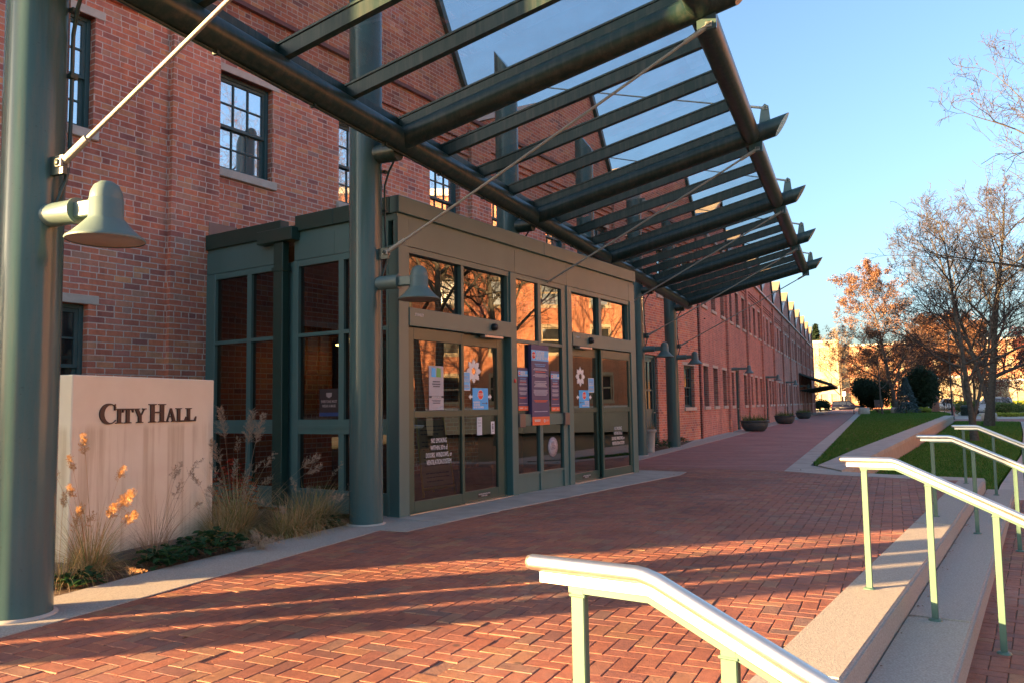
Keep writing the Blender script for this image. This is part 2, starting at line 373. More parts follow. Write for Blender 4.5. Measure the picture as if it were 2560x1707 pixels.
# the path beyond: shader pavers on one sheet
def path_mat():
    m,nt,b,o=newmat('path_pavers'); co=geopos(nt)
    mp=nd(nt,'ShaderNodeMapping'); mp.inputs['Rotation'].default_value=(0,0,R(90)); nt.links.new(co,mp.inputs[0])
    br=nd(nt,'ShaderNodeTexBrick'); br.offset=.5
    for k,v in (('Scale',1),('Mortar Size',.004),('Brick Width',.203),('Row Height',.1016),('Bias',0.0)): br.inputs[k].default_value=v
    nt.links.new(mp.outputs[0],br.inputs[0])
    br.inputs['Color1'].default_value=(.36,.125,.09,1); br.inputs['Color2'].default_value=(.26,.10,.085,1); br.inputs['Mortar'].default_value=(.25,.18,.15,1)
    c=mixc(nt,1,br.outputs[0],ramp(nt,noise(nt,co,.6,5,.65),[(.3,(.72,.7,.74)),(.5,(1,1,1)),(.75,(1.25,1.2,1.2))]),'MULTIPLY')
    mp2=nd(nt,'ShaderNodeMapping'); mp2.inputs['Scale'].default_value=(.5,2.2,1); nt.links.new(co,mp2.inputs[0])
    c=mixc(nt,.35,c,ramp(nt,noise(nt,mp2.outputs[0],1.2,6,.7),[(.45,(.2,.085,.07)),(.7,(.45,.30,.27))]))
    nt.links.new(c,b.inputs['Base Color']); b.inputs['Roughness'].default_value=.75
    bump(nt,b,mth(nt,'ADD',mth(nt,'MULTIPLY',br.outputs['Fac'],-1),mth(nt,'MULTIPLY',noise(nt,co,30,3),.6)),.5,.005)
    return m
M['path']=path_mat()
poly_obj('brick_path',[(-4.79,14.9),(-1.46,15.19),(-1.30,104),(-1.2,135),(-5.1,135),(-5.0,104)],-.002,M['path'])
# stone edging strips
poly_obj('stone_edging',[(-4.30,-4),(-4.51,3.4),(-4.55,4.7),(-4.62,6.5),(-4.648,6.86),(-4.334,6.86),(-4.239,7.55),(-4.08,8.66),(-3.086,13.89),(-3.11,14.56),(-4.06,14.79),(-4.78,15.0),(-4.78,17.35),(-4.74,27.6),(-4.9,60),(-5.05,104),(-5.95,104),(-5.75,60),(-5.26,24.0),(-5.26,15.2),(-5.20,8.2),(-5.20,4.6),(-5.1,3.4),(-4.9,-4)],.006,M['conc'],.2)
poly_obj('threshold_slab',[tuple((Cc+dF*a-dS*b)[:2]) for a,b in((-.02,-.3),(-.02,.70),(1.1,.69),(6.43,.89),(6.9,.6),(6.9,-.3))],.010,M['concs'],.1)
poly_obj('path_edging',[(-1.46,15.19),(-.66,14.63),(.96,14.06),(1.60,14.17),(1.62,14.50),(.13,14.95),(-.50,15.35),(-1.00,16.50),(-1.10,16.64),(-.98,40),(-.72,104),(-1.3,104),(-1.33,60)],.005,M['concs'],.3)
# bed between edging and wall
poly_obj('planting_bed',[(-5.12,-4),(-5.15,3.5),(-5.22,5),(-5.22,7.45),(-9.0,8.3),(-10.6,-4)],-.012,M['mulch'],.25)
poly_obj('planting_bed',[(-5.2,14.9),(-5.28,24),(-5.6,28.7),(-5.9,28.3),(-8.2,13.9),(-5.6,13.9)],-.012,M['mulch'],.25)
poly_obj('wall_apron',[(-5.25,24),(-4.9,104),(-6.3,104),(-5.62,28)],.002,M['concs'],.1)
# steps
def strip(name,s0,s1,u0,u1,z,mat,th):
    pts=[SU(s0,u0),SU(s1,u0),SU(s1,u1),SU(s0,u1)]
    mb=MB(); bm=bmesh.new()
    vs=[bm.verts.new((p.x,p.y,z-th)) for p in pts]+[bm.verts.new((p.x,p.y,z)) for p in pts]
    for f in ((3,2,1,0),(4,5,6,7),(0,1,5,4),(1,2,6,5),(2,3,7,6),(3,0,4,7)): bm.faces.new([vs[i] for i in f])
    top=[e for e in bm.edges if all(abs(v.co.z-z)<1e-6 for v in e.verts)]
    bmesh.ops.bevel(bm,geom=top,offset=.018,segments=3,affect='EDGES')
    mb.bm(bm); o=mb.build(name,mat); tag(o,kind='structure'); return o
for a,b in ((-9,-3.03),(-3.02,2.2),(2.21,7.45)):
    strip('step',a,b,4.97,5.335,.004,M['conc'],.32)
for a,b in ((-9,-1.06),(-1.05,7.6)):
    strip('step',a,b,5.33,5.715,-.150,M['conc'],.3)
low_poly=[tuple(SU(s,u)[:2]) for s,u in((-9,5.715),(7.7,5.715),(7.7,9.2),(-9,9.2))]
pavers('paving',[tuple(SU(s,u)[:2]) for s,u in((-7,5.62),(7.6,5.62),(7.6,7.2),(-7,7.2))],-.300,a_st*-1,seed=9)
poly_obj('bedding',[tuple(SU(s,u)[:2]) for s,u in((-14,5.5),(7.7,5.5),(7.7,12),(-14,12))],-.309,M['sand'])
# lawns
def lawn_mat():
    m,nt,b,o=newmat('lawn_turf'); co=geopos(nt)
    c=ramp(nt,noise(nt,co,26,5,.7),[(.25,(.03,.085,.012)),(.5,(.055,.14,.024)),(.75,(.10,.18,.045))])
    c=mixc(nt,1,c,ramp(nt,noise(nt,co,.5,4),[(.3,(.75,.85,.7)),(.7,(1.15,1.1,1.0))]),'MULTIPLY')
    nt.links.new(c,b.inputs['Base Color']); b.inputs['Roughness'].default_value=1; b.inputs['Specular IOR Level'].default_value=.0
    bump(nt,b,noise(nt,co,60,5,.7),1,.05); return m
M['lawn']=lawn_mat()
up_lawn=[(-1.0,16.52),(-1.06,17),(-.9,50),(-.55,104),(-.4,118),(7.4,118),(7.0,84),(6.05,75.6),(-.44,21.4)]
lo_lawn=[(-.4,15.1),(1.62,14.4),(2.25,18.1),(4.15,28.3),(7.2,48),(10.2,69),(6.3,71.6),(1.6,32.2),(.06,20.2)]
poly_obj('lawn',up_lawn,.012,M['lawn'],.5)
poly_obj('lawn',lo_lawn,-.42,M['lawn'],.3)
poly_obj('side_walk',[(1.65,14.2),(2.3,18.1),(4.2,28.3),(7.25,48),(10.3,69),(13,69),(9.6,48),(6.2,28),(4.3,18),(3.9,14.2)],-.425,M['concs'],.2)
poly_obj('cross_path',[(6.0,72.0),(10.3,69.2),(40,69.2),(40,79.5),(6.6,79.5)],-.43,M['path'],.2)
poly_obj('pavement',[(-14,118.5),(-14,126),(60,126),(60,79.8),(7.2,79.8),(7.6,118.5)],-.435,M['concs'],.2)
M['asph']=vary('worn_asphalt',(.045,.045,.048),(.075,.073,.072),6,.85,0,.3,.4,120,.006,detail=7)
poly_obj('street',[(-120,126.5),(-120,164),(160,164),(160,100),(26,100),(26,126.5)],-.44,M['asph'],.2)
# grass blades on the lawns
def blades(name,poly,z,n,hmax,seed,ymax=118):
    rs=np.random.RandomState(seed); P=[]
    xs=[p[0] for p in poly]; ys=[min(p[1],ymax) for p in poly]
    x0,x1,y0,y1=min(xs),max(xs),min(ys),max(ys)
    while len(P)<n:
        q=rs.rand(4000,2); 
        yy=y0+(y1-y0)*(q[:,1]**2.4); xx=x0+(x1-x0)*q[:,0]
        P.extend([(a,b) for a,b in zip(xx,yy) if inside((a,b),poly)])
    P=np.array(P[:n]); h=hmax*(.45+.55*rs.rand(n)); w=.004+.0035*rs.rand(n)+.00016*P[:,1]; a=rs.rand(n)*2*PI; l=rs.normal(0,.45,(n,2))*h[:,None]
    V=np.zeros((n,3,3)); V[:,0,0]=P[:,0]-np.cos(a)*w; V[:,0,1]=P[:,1]-np.sin(a)*w; V[:,1,0]=P[:,0]+np.cos(a)*w; V[:,1,1]=P[:,1]+np.sin(a)*w
    V[:,2,:2]=P+l; V[:,:2,2]=z; V[:,2,2]=z+h
    me=bpy.data.meshes.new(name); me.from_pydata(V.reshape(-1,3).tolist(),[],np.arange(3*n).reshape(-1,3).tolist())
    o=bpy.data.objects.new(name,me); COL.objects.link(o); me.materials.append(M['blade']); return o
def blade_mat(name,cols):
    m,nt,b,o=newmat(name); g=nt.nodes.new('ShaderNodeNewGeometry')
    k=len(cols); nt.links.new(ramp(nt,g.outputs['Random Per Island'],[(i/(k-1),c) for i,c in enumerate(cols)]),b.inputs['Base Color'])
    b.inputs['Roughness'].default_value=.7; b.inputs['Specular IOR Level'].default_value=.25
    tr=nd(nt,'ShaderNodeBsdfTranslucent'); nt.links.new(b.inputs['Base Color'].links[0].from_socket,tr.inputs[0])
    mx=nd(nt,'ShaderNodeMixShader'); mx.inputs[0].default_value=.3; nt.links.new(b.outputs[0],mx.inputs[1]); nt.links.new(tr.outputs[0],mx.inputs[2]); nt.links.new(mx.outputs[0],o.inputs[0])
    return m
M['blade']=blade_mat('grass_blade',[(.04,.115,.012),(.065,.18,.024),(.11,.23,.04),(.19,.21,.07)])
for poly,z,n,sd in((up_lawn,.012,85000,1),(lo_lawn,-.42,60000,2)):
    o=blades('lawn_grass',poly,z,n,.055,sd); tag(o,'short green turf blades '+('on the upper lawn beside the brick path' if sd==1 else 'on the lower lawn beyond the steps'),'grass',kind='stuff')
# retaining wall
mb=MB()
def rw(y,side): return (-1.0+.1175*(y-16.5)) if side==0 else (-.5+.118*(y-15.3))
ys=[15.25,21.4,27.5,33.6,39.7,45.8,51.9,58,64.1,71.6]
rwall=thing('retaining_wall','long low tan stone wall between upper and lower lawn','wall',(0,0,0))
for i in range(len(ys)-1):
    a,b=ys[i],ys[i+1]-.012
    la,lb=(rw(a,0) if a>16.6 else rw(16.5,0)+.06,rw(b,0))
    mb.prism([(la,a if a>16 else 16.4,-.7),(rw(a,1),a,-.7),(rw(b,1),b,-.7),(lb,b,-.7)],(0,0,.62))
mb.build('wall_body',M['concw'],rwall,fix=True)
mb=MB()
for i in range(len(ys)-1):
    a,b=ys[i],ys[i+1]-.012
    la,lb=(rw(a,0) if a>16.6 else rw(16.5,0)+.06,rw(b,0))
    mb.prism([(la-.01,a if a>16 else 16.4,-.078),(rw(a,1)+.015,a,-.078),(rw(b,1)+.015,b,-.078),(lb-.01,b,-.078)],(0,0,.108))
mb.build('coping',M['concs'],rwall,fix=True)

# ================================================================ brick building
BLD=thing('brick_building','long old red brick factory building with saw tooth gables and green sash windows','building',WW,AN)
bmat=Matrix.Translation(WW)@Matrix.Rotation(AN,4,'Z'); binv=bmat.inverted()
def wall_mesh(L0,L1,z0,z1,ops,rev=.2,x_extra=(),corb=None,bands=(),pil=(),pz=None,pd=.09):
    mb=MB()
    xs=sorted(set([L0,L1]+[o[0] for o in ops]+[o[1] for o in ops])); zs=sorted(set([z0,z1]+[o[2] for o in ops]+[o[3] for o in ops]))
    def hole(x,z): return any(o[0]<x<o[1] and o[2]<z<o[3] for o in ops)
    for i in range(len(xs)-1):
        j=0
        while j<len(zs)-1:
            if hole((xs[i]+xs[i+1])/2,(zs[j]+zs[j+1])/2): j+=1; continue
            k=j
            while k+1<len(zs)-1 and not hole((xs[i]+xs[i+1])/2,(zs[k+1]+zs[k+2])/2): k+=1
            mb.quad((xs[i],0,zs[j]),(xs[i+1],0,zs[j]),(xs[i+1],0,zs[k+1]),(xs[i],0,zs[k+1])); j=k+1
    for a,b,c,d in ops:
        mb.quad((a,0,c),(a,rev,c),(a,rev,d),(a,0,d)); mb.quad((b,rev,c),(b,0,c),(b,0,d),(b,rev,d))
        mb.quad((a,0,d),(a,rev,d),(b,rev,d),(b,0,d)); mb.quad((a,rev,c),(a,0,c),(b,0,c),(b,rev,c))
    for a,b in pil: mb.box(a,b,-pd,.0,z0,pz or z1)
    if corb:
        for q in range(3):
            for a,b in bands: mb.box(a,b,-.05-.0*q,0,corb+q*.158,corb+q*.158+.079)
    return mb
def gable(mb,xa0,xa,xa1,zb,zt): mb.poly([(xa0,0,zb),(xa1,0,zb),(xa,0,zt)])
win_cache={}
def window(parent,x,z,w,h,pane,mat4=None,lint=True,key=None,depth=.11,cols=3,rows=2):
    key=(round(w,2),round(h,2),pane,lint)
    if key not in win_cache:
        mb=MB(); c=.055
        for a,b,z0,z1 in((0,c,0,h),(w-c,w,0,h),(c,w-c,h-c,h),(c,w-c,0,.05)): mb.bev(a,b,0,.07,z0,z1,.005)
        hm=h*.475
        def sash(z0,z1,y):
            s=.045; a,b=c,w-c
            for q in((a,a+s,z0,z1),(b-s,b,z0,z1),(a+s,b-s,z0,z0+s),(a+s,b-s,z1-s,z1)): mb.box(q[0],q[1],y,y+.035,q[2],q[3])
            ga,gb,gz0,gz1=a+s,b-s,z0+s,z1-s
            for i in range(1,cols):
                xx=ga+(gb-ga)*i/cols; mb.box(xx-.011,xx+.011,y+.004,y+.03,gz0,gz1)
            for i in range(1,rows):
                zz=gz0+(gz1-gz0)*i/rows; mb.box(ga,gb,y+.006,y+.028,zz-.011,zz+.011)
        sash(hm-.02,h-c,.02); sash(.05,hm+.03,.056)
        fr=mb.build('window',M['wood'],parent)
        mb=MB(); mb.quad((c,.045,hm),(w-c,.045,hm),(w-c,.045,h-c),(c,.045,h-c)); mb.quad((c,.078,.05),(w-c,.078,.05),(w-c,.078,hm),(c,.078,hm))
        mb.build('pane',M[pane],fr)
        mb=MB(); mb.bev(-.055,w+.055,-depth-.055,.06,-.125,.0,.008); mb.build('sill',M['lime'],fr)
        if lint: mb=MB(); mb.bev(-.13,w+.13,-depth-.008,.05,h,h+.115,.006); mb.build('lintel',M['lime'],fr)
        win_cache[key]=fr; o=fr
    else: o=dup(win_cache[key],parent=parent)
    o.location=Vector((x,depth,z)) if mat4 is None else mat4@Vector((x,depth,z))
    o.rotation_euler=(0,0,0 if mat4 is None else math.atan2(mat4[1][0],mat4[0][0]))
    return o
# near wall -------------------------------------------------------
nx_up=[-6.81,-4.6,-2.62,.22,2.65,5.15,7.25,9.7,12.2,14.3,16.75,18.95]
nx_lo=[-6.81,-4.6,-2.62,7.6,9.9,18.95]
ops=[(x,x+1.0,4.815,6.31) for x in nx_up]+[(x,x+1.0,1.145,2.6) for x in nx_lo]+[(15.58,16.62,.0,2.82),(2.5,4.3,.0,2.4)]
pl=[(-8.2,-7.45),(-.57,.19),(6.46,7.2),(13.5,14.25)]
mb=wall_mesh(-8.2,20.45,-.3,7.42,ops,.2,corb=6.62,bands=[(-7.4,-.6),(.2,6.44),(7.22,13.48),(14.27,20.4)],pil=pl,pz=7.3)
for k in range(-1,3): gable(mb,-.35+7.03*k,5.25+7.03*k,6.65+7.03*k,7.42,10.0)
near_wall=mb.build('wall',M['brick'],BLD)
for x in nx_up: window(BLD,x,4.815,1.0,1.495,'paneblind',lint=True)
for x in nx_lo: window(BLD,x,1.145,1.0,1.455,'panedark',lint=True)
mb=MB(); mb.box(-8.25,20.45,-.075,0,7.42,7.49); mb.build('string_band',M['copper'],BLD)
# far wall ----------------------------------------------------------
FWo=Vector((-5.60,28.62,0)); FA=R(90.32)
fm=binv@(Matrix.Translation(FWo)@Matrix.Rotation(FA,4,'Z'))
fops=[];fw_up=[];fw_lo=[];fdoor=[]
DB={1:2.35,3:1.46,5:1.9,8:2.2}
for k in range(11):
    b=6.72*k+.28
    for q in(.85,3.0,5.25): fw_up.append(b+q)
    if k in DB:
        fdoor.append(b+DB[k]); fw_lo += ([b+.7] if DB[k]>1.8 else [])+[b+5.1]
        if DB[k]<1.8: fw_lo.append(b+3.4)
    else:
        for q in(.85,3.0,5.25): fw_lo.append(b+q)
fops=[(x,x+1.0,5.02,6.6) for x in fw_up]+[(x,x+1.0,1.16,2.69) for x in fw_lo]+[(x,x+1.15,0,2.86) for x in fdoor]
fpl=[(6.72*k+.05,6.72*k+.62) for k in range(1,12)]
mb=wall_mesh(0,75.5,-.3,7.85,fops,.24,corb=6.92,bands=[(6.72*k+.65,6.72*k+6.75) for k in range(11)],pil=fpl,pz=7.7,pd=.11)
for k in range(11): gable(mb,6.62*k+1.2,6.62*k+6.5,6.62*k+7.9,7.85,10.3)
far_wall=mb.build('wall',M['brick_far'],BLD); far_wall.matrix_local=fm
for x in fw_up: window(BLD,x,5.02,1.0,1.58,'panedark',fm,depth=.15)
for x in fw_lo: window(BLD,x,1.16,1.0,1.53,'panedark',fm,depth=.15)
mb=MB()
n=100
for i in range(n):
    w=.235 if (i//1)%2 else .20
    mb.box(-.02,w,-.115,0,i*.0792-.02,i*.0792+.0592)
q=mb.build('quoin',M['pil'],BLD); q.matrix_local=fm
mb=MB(); mb.box(-.1,75.6,-.13,.05,7.852,7.96); q=mb.build('coping',M['trim'],BLD); q.matrix_local=fm
# end and back walls
mb=MB(); mb.quad((-8.2,22,-.3),(-8.2,0,-.3),(-8.2,0,7.42),(-8.2,22,7.42)); mb.quad((-8.2,22,-.3),(-8.2,22,7.42),(20.45,22,7.42),(20.45,22,-.3))
mb.quad((-8.2,22.,7.40),(-8.2,.02,7.40),(20.45,.02,7.40),(20.45,22,7.40))
mb.build('wall',M['brick'],BLD)
mb=MB(); mb.quad((75.5,0,-.3),(75.5,22,-.3),(75.5,22,7.8),(75.5,0,7.8)); mb.quad((0,22,-.3),(0,22,7.8),(75.5,22,7.8),(75.5,22,-.3)); mb.quad((0,.02,7.8),(75.5,.02,7.8),(75.5,22,7.8),(0,22,7.8))
q=mb.build('wall',M['brick_far'],BLD); q.matrix_local=fm
# saw tooth roofs
def tooth(x0,xa,x1,zb,zt,mat4,first):
    D=20; e=.05
    mb=MB()
    t=.52; xm,zm=x0+(xa-x0)*t,zb+(zt-zb)*t
    def up(x,z,k=e): return z+k
    mb.prism([(xm,-.12,zm+e),(xa+.02,-.12,zt+e+.02),(xa+.02,-.12,zt-.02),(xm,-.12,zm-.02)],(0,D,0))
    a=mb.build('roof',M['roof'],BLD,fix=True); a.matrix_local=mat4
    mb=MB(); mb.prism([(x0,.06,zb+e),(xm-.01,.06,zm+e-.01),(xm-.01,.06,zm-.02),(x0,.06,zb-.02)],(0,D,0)); b=mb.build('skylight',M['skylight'],BLD,fix=True); b.matrix_local=mat4
    mb=MB(); mb.prism([(xa+.03,-.10,zt+.05),(x1+.05,-.10,zb+.02),(x1-.04,-.10,zb+.0),(xa-.04,-.10,zt-.12)],(0,.14,0))
    mb.prism([(xa+.022,.05,zt+.05),(x1+.03,.05,zb+.02),(x1-.02,.05,zb),(xa-.02,.05,zt-.06)],(0,D,0)); c=mb.build('roof_edge',M['vestdk'],BLD,fix=True); c.matrix_local=mat4
    mb=MB(); mb.prism([(x0-.05,-.06,zb+.075),(xm,-.06,zm+.075),(xm,-.06,zm-.06),(x0-.05,-.06,zb-.06)],(0,.115,0)); d=mb.build('roof_trim',M['trim'],BLD,fix=True); d.matrix_local=mat4
for k in range(-1,3): tooth(-.35+7.03*k,5.25+7.03*k,6.65+7.03*k,7.49,10.0,Matrix.Identity(4),k==-1)
for k in range(11): tooth(6.62*k+1.2,6.62*k+6.5,6.62*k+7.9,7.96,10.3,fm,False)
# doors of the building
def bdoor(x,w,h,mat4,depth):
    mb=MB(); c=.09
    for a,b,z0,z1 in((0,c,0,h),(w-c,w,0,h),(c,w-c,h-c,h)): mb.bev(a,b,0,.1,z0,z1,.006)
    for a,b,z0,z1 in((c,c+.11,.02,h-c),(w-c-.11,w-c,.02,h-c),(c+.11,w-c-.11,.02,.24),(c+.11,w-c-.11,.98,1.12),(c+.11,w-c-.11,h-c-.12,h-c),(w/2-.03,w/2+.03,1.12,h-c-.12)): mb.box(a,b,.04,.085,z0,z1)
    mb.box(c+.11,w-c-.11,.055,.08,.24,.98)
    mb.box(c+.11,w-c-.11,.045,.085,1.68,1.74)
    d=mb.build('door',M['greenlt'],BLD); 
    mb=MB(); mb.quad((c+.1,.065,1.1),(w-c-.1,.065,1.1),(w-c-.1,.065,h-c-.1),(c+.1,.065,h-c-.1)); mb.build('pane',M['panedark'],d)
    mb=MB(); mb.tube([(w-c-.06,.03,1.0),(w-c-.06,-.02,1.0),(w-c-.16,-.02,1.0)],.011,6); mb.build('handle',M['stainless'],d)
    d.location=mat4@Vector((x,depth,0)); d.rotation_euler=(0,0,math.atan2(mat4[1][0],mat4[0][0])); return d
bdoor(15.58,1.04,2.82,Matrix.Identity(4),.08)
for x in fdoor: bdoor(x,1.15,2.86,fm,.06)
# ================================================================ vestibule
VB=thing('glass_vestibule','boxy dark green metal and glass entrance vestibule standing against the brick wall','entrance',Cc,AN)
LX=6.68; DY=3.64
mb=MB()
# front posts
for a,b in((0,.18),(2.39,2.545),(4.05,4.205),(6.46,LX)): mb.bev(a,b,0,.16,0,3.17,.006)
for a,b,z0,z1 in((.18,2.39,3.10,3.17),(2.545,4.05,3.10,3.17),(4.205,6.46,3.10,3.17)): mb.box(a,b,.02,.13,z0,z1)
for a,b in((.18,.222),(1.256,1.312),(2.348,2.39),(4.205,4.222),(5.223,5.322),(6.405,6.46)): mb.box(a,b,.028,.12,2.44,3.10)
# centre window frame
for a,b,z0,z1 in((2.545,2.572,.0,3.10),(3.18,3.268,.26,3.10),(3.90,4.05,.0,3.10)): mb.box(a,b,.022,.12,z0,z1)
for z0,z1 in((2.175,2.222),(.26,.292)):
    for a,b in((2.572,3.18),(3.268,3.90)): mb.box(a,b,.026,.115,z0,z1)
for a,b in((2.572,3.18),(3.268,3.90)): mb.box(a,b,.015,.12,.975,1.14); mb.box(a,b,.006,.02,1.03,1.095)
for a,b in((2.572,3.18),(3.268,3.90)): mb.box(a,b,.045,.11,.012,.26)
mb.box(3.18,3.268,.026,.115,.012,.26)
# side posts (left side, x = 0 plane, running into the building)
for a,b in((.16,.20),(1.705,1.80),(3.40,DY)): mb.bev(-.0+.0,.12,a,b,0,3.17,.005)
mb.box(.02,.11,2.03,2.09,0,3.17)
for z0,z1 in((3.09,3.17),(2.175,2.222),(.95,1.13),(.215,.268)):
    for a,b in((.20,1.705),(2.09,3.40)): mb.box(.008,.10,a,b,z0,z1)
for z0,z1 in((1.02,1.06),): 
    for a,b in((.20,1.705),(2.09,3.40)): mb.box(-.002,.02,a,b,z0,z1)
for a in(.90,2.635):
    for z0,z1 in((.268,.95),(1.13,2.175),(2.222,3.09)): mb.box(.012,.10,a,a+.09,z0,z1)
for a,b in((.20,1.705),(2.09,3.40)): mb.box(.03,.09,a,b,0.0,.215)
mb.box(.06,.10,1.80,2.03,0,3.17)
# right side and back
mb.box(LX-.10,LX-.01,.16,DY,0,3.17)
mb.build('frame',M['vest'],VB)
mb=MB()
for a,b in((.19,2.527),(2.533,4.056),(4.062,6.43)): mb.box(a,b,.010,.08,3.175,3.50)
mb.box(.0,.186,.008,.08,3.172,3.50); mb.box(6.434,LX,.008,.08,3.172,3.50)
mb.box(.004,.08,.165,1.058,3.175,3.47); mb.box(.004,.08,1.062,1.78,3.175,3.47); mb.box(.002,.08,2.05,3.288,3.175,3.47); mb.box(.004,.08,3.292,DY,3.175,3.47)
mb.box(.0,LX,.022,.09,3.50,3.548); mb.box(.016,.09,.09,1.78,3.47,3.548); mb.box(.016,.09,2.05,DY,3.47,3.548)
mb.build('frieze',M['vest'],VB)
mb=MB()
mb.bev(-.02,3.32,-.022,.12,3.548,3.752,.006); mb.bev(3.324,LX+.02,-.022,.12,3.548,3.752,.006)
mb.build('cornice',M['vest'],VB)
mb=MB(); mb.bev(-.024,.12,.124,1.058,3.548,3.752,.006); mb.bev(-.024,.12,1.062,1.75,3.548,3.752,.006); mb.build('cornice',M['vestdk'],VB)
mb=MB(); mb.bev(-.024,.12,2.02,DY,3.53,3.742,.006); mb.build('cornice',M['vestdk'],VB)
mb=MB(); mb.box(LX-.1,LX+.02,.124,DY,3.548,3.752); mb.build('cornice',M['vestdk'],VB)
mb=MB(); mb.box(.12,LX-.10,.12,DY,3.60,3.68); mb.build('roof',M['vestdk'],VB)
mb=MB(); mb.box(.10,LX-.1,.16,DY,3.40,3.45); mb.build('ceiling',plain('ceiling_board',(.30,.28,.25),.8),VB)
mb=MB(); mb.box(.10,LX-.1,.13,DY+.1,-.02,.012); mb.build('floor',vary('dark_entrance_mat',(.05,.03,.028),(.10,.055,.045),20,.8),VB)
# downspout in the notch
mb=MB(); mb.bev(-.13,.05,1.69,2.37,3.43,3.60,.006)
ds=mb.build('rainwater_head',M['vestdk'],VB)
mb=MB(); mb.bev(-.09,.02,1.90,2.08,.05,3.43,.008); mb.box(-.10,.03,1.88,2.10,3.05,3.10); mb.build('downspout',M['vestdk'],ds)
mb=MB(); mb.box(.02,.50,DY-.05,DY+.13,3.742,3.95); mb.build('flashing',plain('grey_flashing',(.10,.10,.105),.4,.6),VB)
# glass of front and sides
def pane(parent,x0,x1,z0,z1,y,mat='glass'):
    mb=MB(); mb.quad((x0,y,z0),(x1,y,z0),(x1,y,z1),(x0,y,z1)); return mb.build('pane',M[mat],parent)
def spane(t0,t1,z0,z1,x=.05):
    mb=MB(); mb.quad((x,t1,z0),(x,t0,z0),(x,t0,z1),(x,t1,z1)); return mb.build('pane',M['glassside'],VB)
for a,b in((.222,1.256),(1.312,2.348),(4.222,5.223),(5.322,6.405)): pane(VB,a,b,2.44,3.10,.085)
for a,b in((2.572,3.18),(3.268,3.90)):
    pane(VB,a,b,2.222,3.10,.055); pane(VB,a,b,1.14,2.175,.055); pane(VB,a,b,.292,.975,.055)
for z0,z1 in((.268,.95),(1.13,2.175),(2.222,3.09)):
    for a,b in((.20,.90),(.99,1.705),(2.09,2.635),(2.725,3.40)): spane(a,b,z0,z1)
# transom reveals (deep jamb at the right of each transom light)
for a,b in((1.13,1.256),(2.20,2.348),(5.10,5.223),(6.24,6.405)): mb=MB(); mb.box(a+.05,b,.10,.30,2.44,3.10); mb.build('jamb',M['door'],VB)
# doors
def leaf(name,x0,x1,y,g0,g1):
    mb=MB()
    for a,b,z0,z1 in((x0,g0,.02,2.21),(g1,x1,.02,2.21),(g0,g1,2.066,2.21),(g0,g1,1.138,1.219),(g0,g1,.02,.155)): mb.bev(a,b,y,y+.045,z0,z1,.004)
    d=mb.build(name,M['door'],VB)
    pane(d,g0,g1,1.219,2.066,y+.022); pane(d,g0,g1,.155,1.138,y+.022); return d
side_l=leaf('door_sidelight',.186,1.292,.02,.29,1.235)
slide_l=leaf('sliding_door',1.292,2.30,.085,1.325,2.15)
slide_r=leaf('sliding_door',4.21,5.26,.085,4.245,5.195)
side_r=leaf('door_sidelight',5.255,6.455,.02,5.31,6.38)
mb=MB(); mb.box(2.302,2.388,.10,.30,0,2.21); mb.build('jamb',M['door'],VB)
ops_=[]
for a,b in((.184,2.386),(4.208,6.456)):
    mb=MB(); mb.bev(a,b,-.010,.10,2.222,2.44,.005); ops_.append(mb.build('door_operator',M['vest'],VB))
op=ops_[0]
alus=plain('aluminium_sensor',(.45,.40,.37),.4,.6)
for op_,x,x2 in((ops_[0],1.93,1.93),(ops_[1],4.80,4.62)):
    mb=MB(); mb.lathe([(0,-.08),(.035,-.075),(.05,-.05),(.05,-.009)],(x,0,2.335),14,axis='y'); mb.build('motion_sensor',M['black'],op_)
    mb=MB(); mb.bev(x2-.22,x2+.22,-.03,.06,2.185,2.218,.004); mb.build('safety_sensor',alus,op_)
for x in(2.55,3.87):
    mb=MB(); mb.bev(x,x+.15,-.03,.012,.955,1.15,.006); mb.build('rail_bracket',plain('bronze_bracket',(.16,.13,.115),.45,.4),VB)
mb=MB(); mb.lathe([(0,-.006),(.03,-.006),(.03,0)],(2.475,0,1.62),16,axis='y'); mb.build('call_button',plain('red_button',(.5,.03,.02),.4),VB)
for a,b in((.19,2.385),(4.21,6.455)): mb=MB(); mb.box(a,b,-.005,.16,.0,.018); mb.build('threshold',M['stainless'],VB)

# ---------------------------------------------------------------- writing and decals
FONT=None
def text_mesh(name,s,size,mat,parent,loc,rot,xs=1.0,ext=.0006,align='CENTER',space=1.0,off=0):
    cu=bpy.data.curves.new(name,'FONT'); cu.body=s; cu.size=size; cu.align_x=align; cu.align_y='CENTER'; cu.extrude=ext; cu.resolution_u=2; cu.space_character=space; cu.offset=off
    t=bpy.data.objects.new(name,cu); COL.objects.link(t)
    dg=bpy.context.evaluated_depsgraph_get(); me=bpy.data.meshes.new_from_object(t.evaluated_get(dg)); me.name=name
    bpy.data.objects.remove(t); me.materials.clear(); me.materials.append(mat)
    o=bpy.data.objects.new(name,me); COL.objects.link(o)
    if parent: o.parent=parent
    o.location=loc; o.rotation_euler=rot; o.scale=(xs,1,1); return o
FR=(PI/2,0,0)     # facing -y of the parent (out of the front)
vy=.015           # just outside the front glass
for p,cx,cz in((side_l,.78,.72),(side_r,5.90,.71)):
    for i,(t,hh) in enumerate((('NO SMOKING',.095),('WITHIN 30 ft of',.095),('DOORS, WINDOWS, or',.095),('VENTILATION SYSTEM',.095))):
        text_mesh('lettering',t,.084,M['white'],p,(cx,.036,cz+.13-.087*i),FR,.58)
text_mesh('lettering','STANLEY',.05,M['white'],op,(.36,-.012,2.36),FR,.8); text_mesh('lettering','STANLEY',.04,M['white'],ops_[1],(4.36,-.012,2.36),FR,.8)
